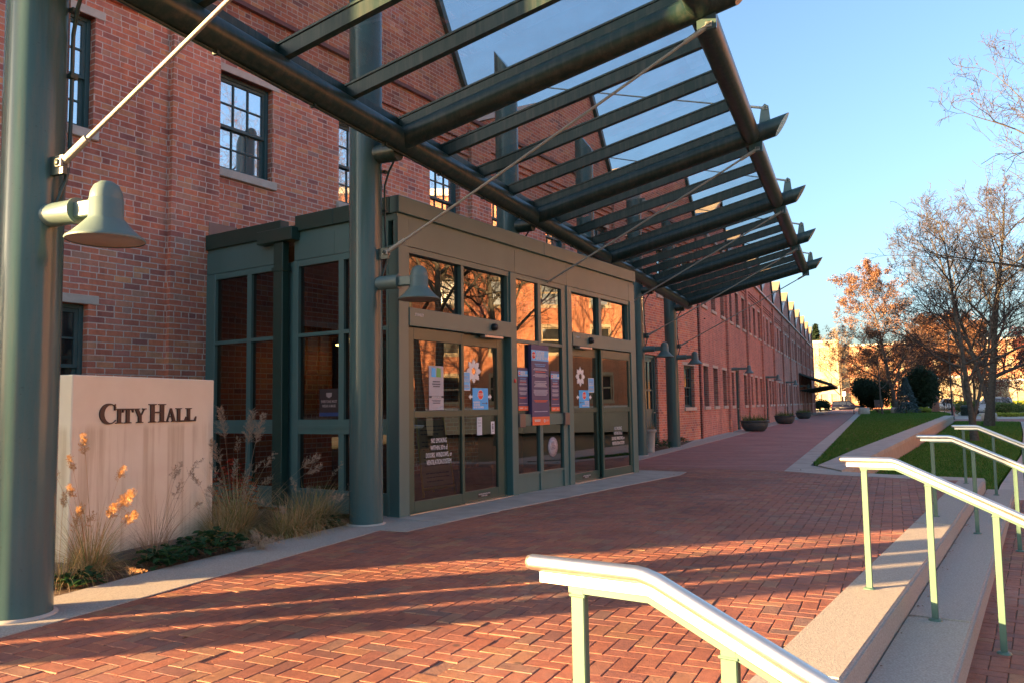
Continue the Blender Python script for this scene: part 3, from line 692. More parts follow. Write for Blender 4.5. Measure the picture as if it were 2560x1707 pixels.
for p,x in((slide_l,1.80),(slide_r,4.75)):
    mb=MB(); mb.box(x-.14,x+.14,.0815,.084,.06,.115); st=mb.build('sticker',M['black'],p)
    text_mesh('lettering','CAUTION AUTOMATIC DOOR',.026,M['white'],st,(x,.080,.098),FR,.75); text_mesh('lettering','STAND CLEAR',.026,M['white'],st,(x,.080,.073),FR,.8)
blue=plain('poster_blue',(.05,.46,.95),.45); navy=plain('poster_navy',(.06,.055,.15),.5); orange=plain('poster_orange',(.85,.16,.06),.5); red=plain('stop_red',(.8,.05,.04),.45); ltblue=plain('poster_light_blue',(.14,.50,.88),.45); greyp=plain('poster_grey',(.45,.44,.46),.6); greenp=plain('logo_green',(.15,.42,.10),.5)
cream=plain('notice_cream',(.42,.36,.20),.6); wtxt=M['white']; dtxt=plain('poster_dark_text',(.05,.05,.07),.6); gtxt=plain('poster_grey_text',(.5,.48,.5),.6)
def octo(mb,cx,cz,r,y,d=.0012): mb.prism([(cx+r*math.cos(PI/8+i*PI/4),y,cz+r*math.sin(PI/8+i*PI/4)) for i in range(8)],(0,-d,0))
def stop(parent,cx,cz,r,y):
    mb=MB(); octo(mb,cx,cz,r,y); a=mb.build('sign_border',wtxt,parent,fix=True)
    mb=MB(); octo(mb,cx,cz,r*.9,y-.0014); mb.build('sign_face',red,parent,fix=True)
    text_mesh('lettering','STOP',r*.78,wtxt,parent,(cx,y-.0035,cz),FR,.85,off=.001)
def lines(parent,x0,x1,zs,th,y,mat,seed,name='text_lines',centre=True):
    r=random.Random(seed); mb=MB()
    for z in zs:
        w=(x1-x0)*r.uniform(.62,1); c=(x0+x1)/2 if centre else x0+w/2; x=c-w/2
        while x<c+w/2:
            l=r.uniform(.006,.019); e=min(x+l,c+w/2); mb.box(x,e,y-.0012,y,z,z+th); x=e+.004
    return mb.build(name,mat,parent)
def VL(x,y,z): return bmat2@Vector((x,y,z))
bmat2=Matrix.Translation(Cc)@Matrix.Rotation(AN,4,'Z')
def poster(name,label,x,y,z,w,h,mat,cat='poster',group=None):
    t=thing(name,label,cat,VL(x,y,z),AN,group)
    mb=MB(); mb.box(-w/2,w/2,-.003,.05 if w>.4 else 0,0,h); mb.build('sheet',mat,t); return t
gy=.040
# grey community notice
p=poster('paper_notice','grey paper notice with blue and green logo on the left fixed door',.735,gy,1.225,.285,.545,greyp,'notice')
for i,(mt,dx) in enumerate(((blue,-.055),(greenp,.045))):
    mb=MB(); mb.prism([(dx-.045,-.004,.41),(dx+.045,-.004,.405),(dx+.04,-.004,.515),(dx-.035,-.004,.525)],(0,-.001,0)); mb.build('logo',mt,p,fix=True)
lines(p,-.10,.10,(.345,.315,.285),.013,-.004,dtxt,3); mb=MB(); mb.box(-.14,.14,-.0048,-.003,.15,.175); mb.build('banner',dtxt,p)
lines(p,-.11,.11,(.157,),.011,-.005,wtxt,5); lines(p,-.10,.10,(.12,.10,.08),.007,-.004,dtxt,6); text_mesh('lettering','CITY OF',.028,wtxt,p,(.07,-.0045,.028),FR,.9)
# small blue notices hung behind the sliding door glass
def small_blue(x,z,label):
    p=poster('paper_notice',label,x,.104,z,.20,.245,ltblue,'notice')
    mb=MB(); 
    for a,b,c,d in((-.1,-.092,0,.245),(.092,.1,0,.245),(-.092,.092,0,.008),(-.092,.092,.237,.245)): mb.box(a,b,-.0042,-.003,c,d)
    mb.build('border',wtxt,p); lines(p,-.08,.08,(.175,.06,.04),.012,-.004,gtxt,4)
    text_mesh('lettering','RESTRICTED',.034,wtxt,p,(0,-.0045,.12),FR,.8,off=.001); text_mesh('lettering','BUILDING ACCESS',.018,wtxt,p,(0,-.0045,.15),FR,.9)
    return p
small_blue(1.432,1.475,'small blue paper notice on the left sliding door beside the white sunburst')
small_blue(5.02,1.475,'small blue paper notice on the right sliding door beside the white sunburst')
def stop_poster(x,z,label,flip):
    p=poster('stop_poster',label,x,.104,z,.36,.29,blue,'poster')
    stop(p,.0,.20,.068,-.0035)
    for i,t in enumerate(('PLEASE READ','THE NOTICE','BEFORE YOU ENTER')):
        text_mesh('lettering',t,.036,wtxt,p,(-.165 if not flip else .165,-.004,.098-.034*i),FR,.72,align='LEFT' if not flip else 'RIGHT',off=.0012)
    mb=MB(); sx=-1 if flip else 1; z0=.085
    mb.prism([(sx*.03,-.0036,z0-.004),(sx*.135,-.0036,z0-.004),(sx*.12,-.0036,z0-.02),(sx*.165,-.0036,z0),(sx*.12,-.0036,z0+.02),(sx*.135,-.0036,z0+.004),(sx*.03,-.0036,z0+.004)],(0,-.001,0)); mb.build('arrow',navy,p,fix=True)
    mb=MB()
    for sx in(-1,1):
        x0=.182*sx
        mb.prism([(x0,-.001,.155),(x0+.04*sx,-.001,.155),(x0+.04*sx,-.001,.132),(x0+.085*sx,-.001,.172),(x0+.04*sx,-.001,.212),(x0+.04*sx,-.001,.189),(x0,-.001,.189)],(0,-.001,0))
    mb.build('arrow',wtxt,p,fix=True)
stop_poster(1.765,1.221,'blue stop poster with white arrows low on the left sliding door',False)
stop_poster(4.76,1.221,'blue stop poster with white arrows low on the right sliding door',True)
def sunburst(x,z,r,label):
    t=thing('sunburst_decal',label,'decal',VL(x,.104,z),AN); mb=MB()
    for i in range(8):
        a=i*PI/4; ca,sa=math.cos(a),math.sin(a)
        loc=[(.27,-.09),(.42,-.165),(.62,-.30),(.64,-.19),(.80,-.235),(.80,-.13),(.93,-.12),(.9,-.045),(1.05,0),(.9,.045),(.93,.12),(.80,.13),(.80,.235),(.64,.19),(.62,.30),(.42,.165),(.27,.09)]
        mb.prism([(r*(u*ca-v*sa),0,r*(u*sa+v*ca)) for u,v in loc],(0,-.0015,0))
    mb.build('petals',wtxt,t,fix=True)
sunburst(1.62,1.735,.165,'white sunburst decal on the left sliding door glass'); sunburst(4.64,1.735,.165,'white sunburst decal on the right sliding door glass')
# big notice between the doors
def big_notice(x,z,w,h,label,y,cat='poster'):
    p=poster('notice_poster',label,x,y,z,w,h,navy,cat); k=w/.46
    mb=MB(); mb.box(-w/2,w/2,-.0042,-.003,h*.80,h*.935); mb.build('header',ltblue,p)
    mb=MB(); mb.box(-w/2,w/2,-.0042,-.003,0,h*.105); mb.build('footer',orange,p)
    stop(p,-w*.37,h*.868,w*.115,-.0045)
    for i,t in enumerate(('PLEASE READ','THE NOTICE','BEFORE YOU ENTER')): text_mesh('lettering',t,.052*k,wtxt,p,(-w*.22,-.0052,h*.905-.0375*k*i*(h/1.2)/k if False else h*.905-h*.036*i),FR,.70,align='LEFT',off=.001)
    zs=[h*q for q in(.70,.685,.67,.63,.615,.60,.54,.52,.505,.49,.475,.43,.415,.40,.385,.37,.28,.22,.165)]
    lines(p,-w*.44,w*.44,[q for i,q in enumerate(zs) if i not in(2,16,17)],.011*k,-.0042,plain('poster_text_pale',(.55,.53,.6),.6),int(x*100))
    lines(p,-w*.4,w*.4,[h*.66,h*.30,h*.285],.011*k,-.0042,orange,int(x*70)); lines(p,-w*.4,w*.4,[h*.755,h*.735],.010*k,-.0042,ltblue,11,'printed_lines')
    lines(p,-w*.4,-w*.02,[h*.045,h*.06],.012*k,-.0052,wtxt,12); 
    mb=MB(); mb.lathe([(.012*k,-.0055),(.022*k,-.0055),(.022*k,-.0042)],(w*.20,0,h*.052),14,axis='y'); mb.build('logo',wtxt,p)
    text_mesh('lettering','CITY',.035*k,wtxt,p,(w*.35,-.0055,h*.052),FR,.9)
    return p
big_notice(3.17,.975,.50,1.19,'tall navy notice poster with blue header on the middle window',-.002)
big_notice(2.765,1.195,.26,.62,'smaller navy notice left of the tall poster, behind the middle glass',.052); big_notice(3.70,1.175,.26,.62,'smaller navy notice right of the tall poster, behind the middle glass',.052)
# seal
t=thing('round_seal','round white seal decal on the lower right pane of the middle window','decal',VL(3.60,.050,.63),AN)
mb=MB(); mb.lathe([(0,-.001),(.15,-.001),(.15,0)],(0,0,0),32,axis='y'); mb.build('disc',plain('seal_grey',(.48,.44,.46),.5),t)
mb=MB(); mb.lathe([(.118,-.0022),(.122,-.0022),(.122,-.001)],(0,0,0),32,axis='y'); mb.lathe([(.140,-.0022),(.145,-.0022),(.145,-.001)],(0,0,0),32,axis='y')
for q in range(5): mb.box(-.05+q*.02,-.042+q*.02,-.0022,-.001,.03,.085)
mb.build('ring',plain('seal_dark',(.16,.13,.15),.5),t); text_mesh('lettering','LEED',.085,plain('seal_text',(.14,.11,.13),.5),t,(0,-.0025,-.01),FR,.8,off=.001)
for i in range(16):
    a=PI*.5-PI*2*i/16; text_mesh('lettering',"USGREENBUILDING+"[i],.025,plain('seal_text',(.16,.13,.15),.5) if i==0 else bpy.data.materials['seal_text'],t,(.131*math.cos(a),-.0025,.131*math.sin(a)),(PI/2,a-PI/2 if False else 0,0))
# small papers on the lower left sliding pane
p=poster('paper_notice','narrow white paper slip taped to the lower glass of the left sliding door',1.735,.104,.88,.115,.24,plain('white_paper',(.62,.65,.68),.7),'notice'); lines(p,-.04,.04,(.2,.16,.12),.006,-.004,dtxt,4)
p=poster('paper_notice','small white access sticker on the lower right edge of the left sliding door',2.05,.104,.885,.085,.17,bpy.data.materials['white_paper'],'notice'); mb=MB(); mb.lathe([(0,-.005),(.014,-.005),(.014,-.003)],(0,0,.13),10,axis='y'); mb.box(-.012,.012,-.005,-.003,.06,.11); mb.build('symbol',dtxt,p); lines(p,-.03,.03,(.03,.04),.005,-.004,dtxt,4)
# mask decal on the side glass
t=thing('mask_decal','dark mask wearing decal on the side glass left of the second column','decal',VL(.040,1.18,1.17),AN)
mb=MB(); mb.box(0,.004,-.17,.17,0,.34); mb.build('sheet',plain('decal_dark',(.03,.02,.022),.5),t); SR=(PI/2,0,-PI/2)
mb=MB(); mb.prism([(-.001,.05,.29),(-.001,-.05,.29),(-.001,-.045,.245),(-.001,0,.225),(-.001,.045,.245)],(-.001,0,0)); mb.build('mask_symbol',plain('decal_text',(.34,.27,.26),.5),t,fix=True)
for i,s in enumerate(('EVERYONE MUST','WEAR A MASK')): text_mesh('lettering',s,.048,bpy.data.materials['decal_text'],t,(-.002,0,.18-.055*i),SR,.75,off=.0008)
mb=MB(); mb.box(-.001,.0,-.17,.17,.0,.045); mb.build('band',plain('decal_blue',(.02,.05,.16),.5),t)
# interior: folding notice board and ceiling lamps
def aframe():
    t=thing('folding_notice_board','cream folding notice board with yellow frame standing inside the left door','notice board',VL(1.98,1.0,.012),AN-.1)
    mb=MB(); mb.prism([(-.30,0,.14),(.30,0,.14),(.27,.16,1.06),(-.27,.16,1.06)],(0,.02,0)); mb.build('board',cream,t,fix=True)
    yl=plain('yellow_plastic',(.62,.42,.03),.5); mb=MB()
    for s in(-1,1): mb.tube([(s*.32,-.02,0),(s*.28,.17,1.1)],.017,6); mb.tube([(s*.32,.42,0),(s*.28,.19,1.1)],.017,6)
    mb.tube([(-.32,-.005,.11),(.32,-.005,.11)],.025,6); mb.build('board_frame',yl,t)
    mb=MB(); r=random.Random(4)
    for i in range(15):
        z=.2+i*.055; 
        if i%4==3: continue
        w=r.uniform(.25,.46); y=.16*(z-.14)/.92-.004
        x=-.23
        while x<-.23+w: l=r.uniform(.03,.07); mb.box(x,x+l,y,y+.004,z,z+.014); x+=l+.014
    mb.build('text_lines',dtxt,t)
aframe()
em,nt_,b_,o_=newmat('lamp_glow'); b_.inputs['Emission Color'].default_value=(1,.62,.15,1); b_.inputs['Emission Strength'].default_value=6; b_.inputs['Base Color'].default_value=(.8,.6,.3,1)
for i,(x,y) in enumerate(((1.1,2.9),(2.2,3.2))):
    t=thing('pendant_lamp','small lit pendant lamp seen through the side glass, '+('the nearer' if i==0 else 'the farther')+' of two','lamp',VL(x,y,2.3),AN,'pendant lamps inside the vestibule')
    mb=MB(); mb.tube([(0,0,.12),(0,0,1.1)],.006,5); mb.lathe([(0,.13),(.04,.12),(.075,0)],(0,0,0),14); mb.build('shade',M['black'],t)
    mb=MB(); mb.lathe([(.06,.02),(.06,-.02),(0,-.03)],(0,0,0),12); mb.build('bulb',em,t)

# ================================================================ canopy
CN=thing('glass_canopy','dark green steel pipe and glass canopy on six tall columns along the entrance','canopy',KC[1],AC)
cmat=Matrix.Translation(KC[1])@Matrix.Rotation(AC,4,'Z'); cinv=cmat.inverted()
def kp(k): return cinv@KC[k]                         # column position in canopy coordinates (x along, -y outward)
SL=.236; RI=.45; ZI=4.20; RO=3.75
ux=math.cos(math.atan(SL)); uz=math.sin(math.atan(SL))
def rz(r): return ZI+SL*(r-RI)
X0=kp(1).x-3.93; X5=kp(5).x
columns=[]
for k in range(6):
    p=kp(k) if k!=0 else cinv@KC[0]
    mb=MB(); n=28; r=.1835
    # column with a sloping cut at the top
    vs=[];
    for j in range(n):
        a=2*PI*j/n; x,y=r*math.cos(a),r*math.sin(a); vs+= [(x,y,0),(x,y,6.75+ (y)*1.35)]
    mb.add(vs,[(2*j,2*((j+1)%n),2*((j+1)%n)+1,2*j+1) for j in range(n)],0,True); mb.add([v for v in vs[1::2]],[tuple(range(n))])
    c=mb.build('column',M['greenlt'],CN,loc=p); columns.append(c)
    mb=MB(); mb.lathe([(.184,.0),(.212,.0),(.210,.014),(.186,.022)],(0,0,0),28); mb.build('base_grout',M['concs'],c)
    # stub to the eave beam
    mb=MB(); mb.tube([(0,-.1,ZI-.12),(0,-RI+.02,ZI-.12)],.105,16); mb.build('bracket_pipe',M['green'],c)
    zl=2.96-(.13 if k==0 else 0)
    # lug for the lower stay
    mb=MB(); mb.box(-.016,.016,-.30,-.16,zl-.07,zl+.05); mb.lathe([(0,-.035),(.022,-.035),(.022,.035),(0,.035)],(0,-.262,zl),10,axis='x'); mb.build('lug',M['green'],c)
    # conduit down the face
    mb=MB(); ang=R(-40); cx,cy=.2*math.cos(ang),.2*math.sin(ang)
    mb.tube([(.03,-RI+.02,ZI-.10),(.06,-.36,ZI-.16),(.10,-.24,ZI-.30),(.13,-.165,ZI-.45),(.13,-.165,3.3),(.10,-.20,zl+.08),(.05,-.24,zl-.1),(.02,-.20,2.70-(.12 if k==0 else 0))],.013,6); mb.build('conduit',M['green'],c)
    for z in(3.45,3.9): mb=MB(); mb.box(.105,.155,-.19,-.15,z,z+.03); mb.build('conduit_clip',M['green'],c)
    # upper lug
    mb=MB(); mb.box(-.016,.016,-.30,-.15,6.30,6.42); mb.build('lug',M['green'],c)
mb=MB(); mb.tube([(X0-.25,-RI,ZI),(X5+.42,-RI,ZI)],.135,24); eb=mb.build('eave_beam',M['green'],CN)
mb=MB(); mb.lathe([(.0,.19),(.07,.17),(.115,.11),(.134,.0)],(0,0,0),18,axis='x'); e=mb.build('end_cap',M['greenlt'],eb); e.location=(X5+.42,-RI,ZI)
mb=MB(); mb.tube([(X0-.25,-RI-.01,ZI-.147),(X5+.3,-RI-.01,ZI-.147)],.012,6)
for i in range(20): mb.box(X0+i*1.2,X0+i*1.2+.03,-RI-.035,-RI+.02,ZI-.162,ZI-.132)
mb.build('conduit',M['green'],eb)
mb=MB(); mb.tube([(X0-.25,-RO,rz(RO)),(X5+.25,-RO,rz(RO))],.125,24); ob=mb.build('fascia_beam',M['green'],CN)
mb=MB(); mb.lathe([(0,.15),(.06,.135),(.1,.085),(.124,.0)],(0,0,0),18,axis='x'); e=mb.build('end_cap',M['greenlt'],ob); e.location=(X5+.25,-RO,rz(RO))
for k in range(6):
    x=kp(1).x+3.93*(k-1)
    # rafter pipe with slanted end
    n=22; r=.125; P0=Vector((x,-RI,rz(RI))); D=Vector((0,-ux,uz)); Np=Vector((0,uz,ux)); B=Vector((1,0,0)); vs=[]
    for j in range(n):
        a=2*PI*j/n; off=Np*(r*math.cos(a))+B*(r*math.sin(a)); L=(4.17-RI)/ux+ r*math.cos(a)*1.0
        vs+=[P0+off,P0+off+D*L]
    mb=MB(); mb.add(vs,[(2*j,2*((j+1)%n),2*((j+1)%n)+1,2*j+1) for j in range(n)],0,True)
    rf=mb.build('rafter',M['green'],CN,fix=False)
    mb=MB(); mb.add([v+Vector((0,-.001,0)) for v in vs[1::2]],[tuple(range(n))]); mb.build('end_plate',M['greenlt'],rf)
    # lugs on the rafter end, above and below
    mb=MB(); mb.prism([(x-.016,-3.86,rz(3.86)+.10),(x-.016,-4.02,rz(4.02)+.10),(x-.016,-4.00,rz(4.0)+.33),(x-.016,-3.95,rz(3.95)+.38),(x-.016,-3.90,rz(3.9)+.34)],(.032,0,0))
    mb.lathe([(0,-.03),(.024,-.03),(.024,.03),(0,.03)],(x,-3.955,rz(3.95)+.32),10,axis='x'); mb.build('lug',M['greenlt'],rf,fix=True)
    mb=MB(); mb.box(x-.016,x+.016,-3.90,-3.72,rz(3.8)-.25,rz(3.8)-.10); mb.lathe([(0,-.03),(.024,-.03),(.024,.03),(0,.03)],(x,-3.83,rz(3.8)-.20),10,axis='x'); mb.build('lug',M['greenlt'],rf)
# glazing bars, four spaces to a bay
nb=0
for i in range(-1,22):
    x=kp(1).x+3.93*(-1+i/4)
    on=(i%4==0)
    if x>X5+.3: break
    o=.10 if not on else .125
    def bar(mb,w,h0,h1,r0=RI-.02,r1=RO+.02):
        vs=[]
        for rr in(r0,r1):
            q=Vector((x,-rr,rz(rr)))
            for sx,h in((-w/2,h0),(w/2,h0),(w/2,h1),(-w/2,h1)): vs.append(q+Vector((sx,0,0))+Vector((0,uz,ux))*h)
        mb.add(vs,[(0,1,2,3),(7,6,5,4),(0,4,5,1),(1,5,6,2),(2,6,7,3),(3,7,4,0)])
    mb=MB()
    if on: bar(mb,.075,.10,.205)
    else: bar(mb,.070,.085,.205)
    bar(mb,.056,.205,.218); bar(mb,.085,.218,.238)
    mb.build('glazing_bar',M['green'],CN,fix=True)
mb=MB(); 
for rr,hh in((RI-.02,.10),):
    q=rz(rr); mb.box(X0-.25,X5+.3,-rr-.03,-rr+.03,q+.11,q+.235)
mb.build('ledger',M['green'],CN)
mb=MB()
for rr in(RO+.035,): q=rz(rr); mb.box(X0-.25,X5+.2,-rr-.004,-rr+.02,q+.10,q+.24)
mb.build('ledger',M['green'],CN)
for i in range(-1,20):
    xa=kp(1).x+3.93*(-1+i/4)+.03; xb=xa+3.93/4-.06
    if xb>X5+.05: break
    mb=MB(); h=.212; a=RI-.02; b=RO+.05
    mb.add([(xa,-a+uz*h,rz(a)+ux*h),(xb,-a+uz*h,rz(a)+ux*h),(xb,-b+uz*h,rz(b)+ux*h),(xa,-b+uz*h,rz(b)+ux*h)],[(0,1,2,3)])
    mb.build('glass_panel',M['canglass'],CN)
def rope(parent,a,b,r,fit=True):
    a=Vector(a);b=Vector(b); d=(b-a).normalized(); mb=MB()
    L=(b-a).length; sag=.012*L/4
    pts=[a+(b-a)*t-Vector((0,0,1))*sag*4*t*(1-t) for t in [i/10 for i in range(11)]]
    mb.tube(pts,r,7)
    mb.tube([a+d*.03,a+d*.26],r*1.75,8); mb.tube([b-d*.26,b-d*.03],r*1.75,8)
    for q in(a,b): mb.box(q.x-.03,q.x+.03,q.y-.03,q.y+.03,q.z-.025,q.z+.025)
    return mb.build('stay_cable',M['cable'],parent)
for k in range(6):
    x=kp(1).x+3.93*(k-1); p=kp(k) if k else cinv@KC[0]
    zl=2.96-(.13 if k==0 else 0)
    rope(CN,(p.x,p.y-.27,zl),(x,-3.83,rz(3.8)-.21),.0145)
    rope(CN,(p.x,p.y-.27,6.36),(x,-3.955,rz(3.95)+.32),.011)
# lamps on the columns
lampmat=vary('lamp_grey_green',(.095,.15,.145),(.12,.18,.17),5,.42,0,.5,.05,60,.002)
def make_lamp(name,label,cat,loc,rot,group,reach=.68):
    t=thing(name,label,cat,loc,rot,group); y=lambda r:-(r)
    mb=MB(); mb.tube([(0,-.15,0),(0,-.165,0),(0,-.43,0)],[.085,.075,.075],18); mb.tube([(0,-.425,0),(0,-.437,0)],.084,18); mb.build('arm_sleeve',lampmat,t)
    mb=MB(); mb.bev(-.038,.038,-reach+.05,-.42,-.05,.05,.008); mb.build('arm',lampmat,t)
    c=(0,-reach,-.02)
    mb=MB(); mb.lathe([(0,.178),(.04,.170),(.072,.145),(.09,.105),(.096,.06),(.096,.058),(.0985,.055),(.0985,-.055),(.115,-.075),(.15,-.115),(.19,-.155),(.222,-.180),(.226,-.188),(.222,-.195)],c,30); sh=mb.build('lamp_shade',lampmat,t)
    mb=MB(); mb.lathe([(.221,-.190),(.15,-.165),(0,-.16)],c,26); mb.build('lens',plain('frosted_lens',(.25,.22,.19),.35),sh)
    return t
lampL={0:'bell shaped lamp on the leftmost nearest column, above the stone sign',1:'bell shaped lamp on the column in front of the vestibule corner',4:'bell shaped lamp on the column just past the vestibule, before the door',5:'bell shaped lamp on the last canopy column, beside a window'}
for k in(0,1,4,5):
    make_lamp('column_lamp',lampL[k],'lamp',KC[k]+Vector((0,0,2.625-(.12 if k==0 else 0))),AC,'bell lamps on the canopy columns')
wl=['green bell lamp on the factory wall by the first far door','green bell lamp on the factory wall by the second far door','green bell lamp on the factory wall by the third far door','green bell lamp on the factory wall by the steel awning']
for i,x in enumerate((7.9,21.1,34.6,50.5)):
    q=bmat@(fm@Vector((x,.15,0)))
    t=make_lamp('wall_lamp',wl[i],'lamp',(q.x,q.y,2.82),FA,'bell lamps on the factory wall',.95)
# ================================================================ stone sign
sd=Vector((-.08903,.99603,0)); SA=math.atan2(sd.y,sd.x); So=Vector((-5.832,4.255,0))
sgn=thing('stone_sign','pale stone slab sign reading City Hall in the planting bed','sign',So,SA)
def stone_face():
    m,nt,b,o=newmat('cast_stone_slab'); co=objco(nt)
    c=ramp(nt,noise(nt,co,3,6,.6),[(.3,(.77,.675,.50)),(.7,(.84,.75,.57))])
    mp=nd(nt,'ShaderNodeMapping'); mp.inputs['Scale'].default_value=(9,9,.35); nt.links.new(co,mp.inputs[0])
    sp=nd(nt,'ShaderNodeSeparateXYZ'); nt.links.new(co,sp.inputs[0])
    st=ramp(nt,noise(nt,mp.outputs[0],1.2,5,.65),[(.46,(1,1,1)),(.62,(.66,.57,.47))])
    under=mth(nt,'MULTIPLY',ramp(nt,sp.outputs[2],[(.0,(1,1,1)),(1.16,(.0,.0,.0))]),1)
    mr=nd(nt,'ShaderNodeMapRange'); nt.links.new(sp.outputs[2],mr.inputs['Value']); mr.inputs['From Min'].default_value=1.17; mr.inputs['From Max'].default_value=1.10
    c=mixc(nt,mth(nt,'MULTIPLY',mr.outputs[0],.6),c,mixc(nt,1,c,st,'MULTIPLY'))
    nt.links.new(c,b.inputs['Base Color']); b.inputs['Roughness'].default_value=.88; b.inputs['Specular IOR Level'].default_value=.25
    bump(nt,b,noise(nt,co,120,4,.7),.25,.002); return m
mb=MB(); mb.bev(0,1.652,0,.177,-.1,1.565,.008); mb.build('slab',stone_face(),sgn)
mb=MB()
for x in(.0,.55,1.1): mb.box(-.012 if x==0 else x,min(x+.545,1.664),-.01,.187,-.1,.07)
mb.build('footing',plain('grey_footing',(.20,.18,.16),.9),sgn)
mb=MB(); TH=.014
def pl(pts): mb.prism([(x,-TH,z) for x,z in pts],(0,TH-.001,0))
def stem(x,z0,z1,w,sf=.020,sh=.010,top=True,bot=True):
    pl([(x-w/2,z0),(x+w/2,z0),(x+w/2,z1),(x-w/2,z1)])
    if bot: pl([(x-w/2-sf,z0),(x+w/2+sf,z0),(x+w/2+sf,z0+sh*.6),(x+w/2,z0+sh),(x-w/2,z0+sh),(x-w/2-sf,z0+sh*.6)])
    if top: pl([(x-w/2-sf,z1),(x+w/2+sf,z1),(x+w/2+sf,z1-sh*.6),(x+w/2,z1-sh),(x-w/2,z1-sh),(x-w/2-sf,z1-sh*.6)])
zb=1.160; zc=1.326; zs=1.287
o=[];i_=[]
for q in range(33):
    a=R(42)+R(276)*q/32
    o.append((.358+.095*math.cos(a),1.243+.088*math.sin(a))); i_.append((.378+.070*math.cos(a),1.243+.076*math.sin(a)))
for q in range(32): pl([o[q],o[q+1],i_[q+1],i_[q]])
pl([(.414,1.272),(.426,1.272),(.426,1.328),(.414,1.320)])
stem(.467,zb,zs,.036)
stem(.560,zb,zs,.036,top=False); pl([(.503,zs),(.618,zs),(.622,zs-.034),(.612,zs-.034),(.603,zs-.013),(.518,zs-.013),(.509,zs-.034),(.499,zs-.034)])
stem(.694,zb,zb+.06,.036,top=False); pl([(.636,zs),(.672,zs),(.714,zb+.058),(.676,zb+.052)]); pl([(.738,zs),(.750,zs),(.714,zb+.066),(.700,zb+.056)])
pl([(.622,zs),(.690,zs),(.690,zs-.008),(.622,zs-.008)]); pl([(.722,zs),(.766,zs),(.766,zs-.008),(.722,zs-.008)])
stem(.840,zb,zc,.046,.022,.011); stem(.954,zb,zc,.046,.022,.011); pl([(.862,1.243),(.932,1.243),(.932,1.257),(.862,1.257)])
pl([(1.056,zs),(1.072,zs),(1.122,zb+.004),(1.084,zb+.004)]); pl([(1.056,zs),(1.066,zs-.012),(1.024,zb+.004),(1.012,zb+.004)]); pl([(1.034,1.204),(1.094,1.204),(1.094,1.214),(1.034,1.214)])
pl([(.998,zb),(1.040,zb),(1.040,zb+.008),(.998,zb+.008)]); pl([(1.070,zb),(1.136,zb),(1.136,zb+.008),(1.070,zb+.008)])
for x in(1.163,1.292):
    stem(x,zb,zs,.036); pl([(x,zb),(x+.095,zb),(x+.104,zb+.046),(x+.094,zb+.046),(x+.078,zb+.013),(x,zb+.013)])
mb.build('lettering',M['text'],sgn,fix=True)

# ================================================================ handrails
RB=(('nearest steel handrail on the steps, rising in the foreground',-4.99,-.010),('second steel handrail on the steps, behind the nearest one',-1.0,0),('third steel handrail on the steps, between second and farthest',2.88,0),('farthest steel handrail at the end of the steps by the lawn',6.85,0))
railgreen=vary('green_painted_posts',(.062,.125,.095),(.082,.15,.115),8,.4,0,.5,.05,60,.002)
for lab,s,dz in RB:
    base=SU(s,.042 if s<-4 else 0); t=thing('handrail',lab,'handrail',base,math.atan2(tP.y,tP.x),'handrails on the steps')
    z0=.857+dz; us,uk,ue,uf=4.985,5.315,6.16,6.48; dn=.47
    ze=z0-(ue-uk)*dn
    pts=[(us,0,z0),(us+.02,0,z0),(uk-.03,0,z0),(uk-.01,0,z0-.003),(uk+.02,0,z0-.012),(ue-.02,0,ze+.012),(ue+.01,0,ze+.002),(ue+.03,0,ze),(uf,0,ze)]
    mb=MB(); mb.tube([(us-.016,0,z0),(us-.012,0,z0),(us,0,z0)],[.008,.016,.0200],20); mb.tube(pts,.0200,20); mb.build('rail',M['stainless'],t)
    mb=MB()
    def flat(mb,y,zo0,zo1,a0):
        L=[(a0,z0),(uk,z0),(ue,ze),(uf-.03,ze)]
        for i in range(3):
            (a,za),(b,zb_)=L[i],L[i+1]
            mb.add([(a,-y,za-zo1),(b,-y,zb_-zo1),(b,y,zb_-zo1),(a,y,za-zo1),(a,-y,za-zo0),(b,-y,zb_-zo0),(b,y,zb_-zo0),(a,y,za-zo0)],[(0,3,2,1),(4,5,6,7),(0,1,5,4),(1,2,6,5),(2,3,7,6),(3,0,4,7)])
    flat(mb,.011,.020,.046,us+.03); mb.build('rail_underside',M['stainless'],t)
    mb=MB(); flat(mb,.012,.047,.062,us+.115); mb.build('support_bar',railgreen,t)
    for u,zz in((5.125,.0),(5.505,-.15),(5.87,-.3),(6.26,-.3)):
        zt=z0-.05-(max(0,u-uk)*dn if u<ue else (ue-uk)*dn)
        mb=MB(); mb.bev(u-.019,u+.019,-.0125,.0125,zz,zt,.003); mb.bev(u-.024,u+.024,-.0155,.0155,zt-.022,zt-.014,.003); mb.lathe([(.0,zz+.014),(.030,zz+.013),(.040,zz+.008),(.042,zz)],(u,0,0),16); mb.build('post',railgreen,t)

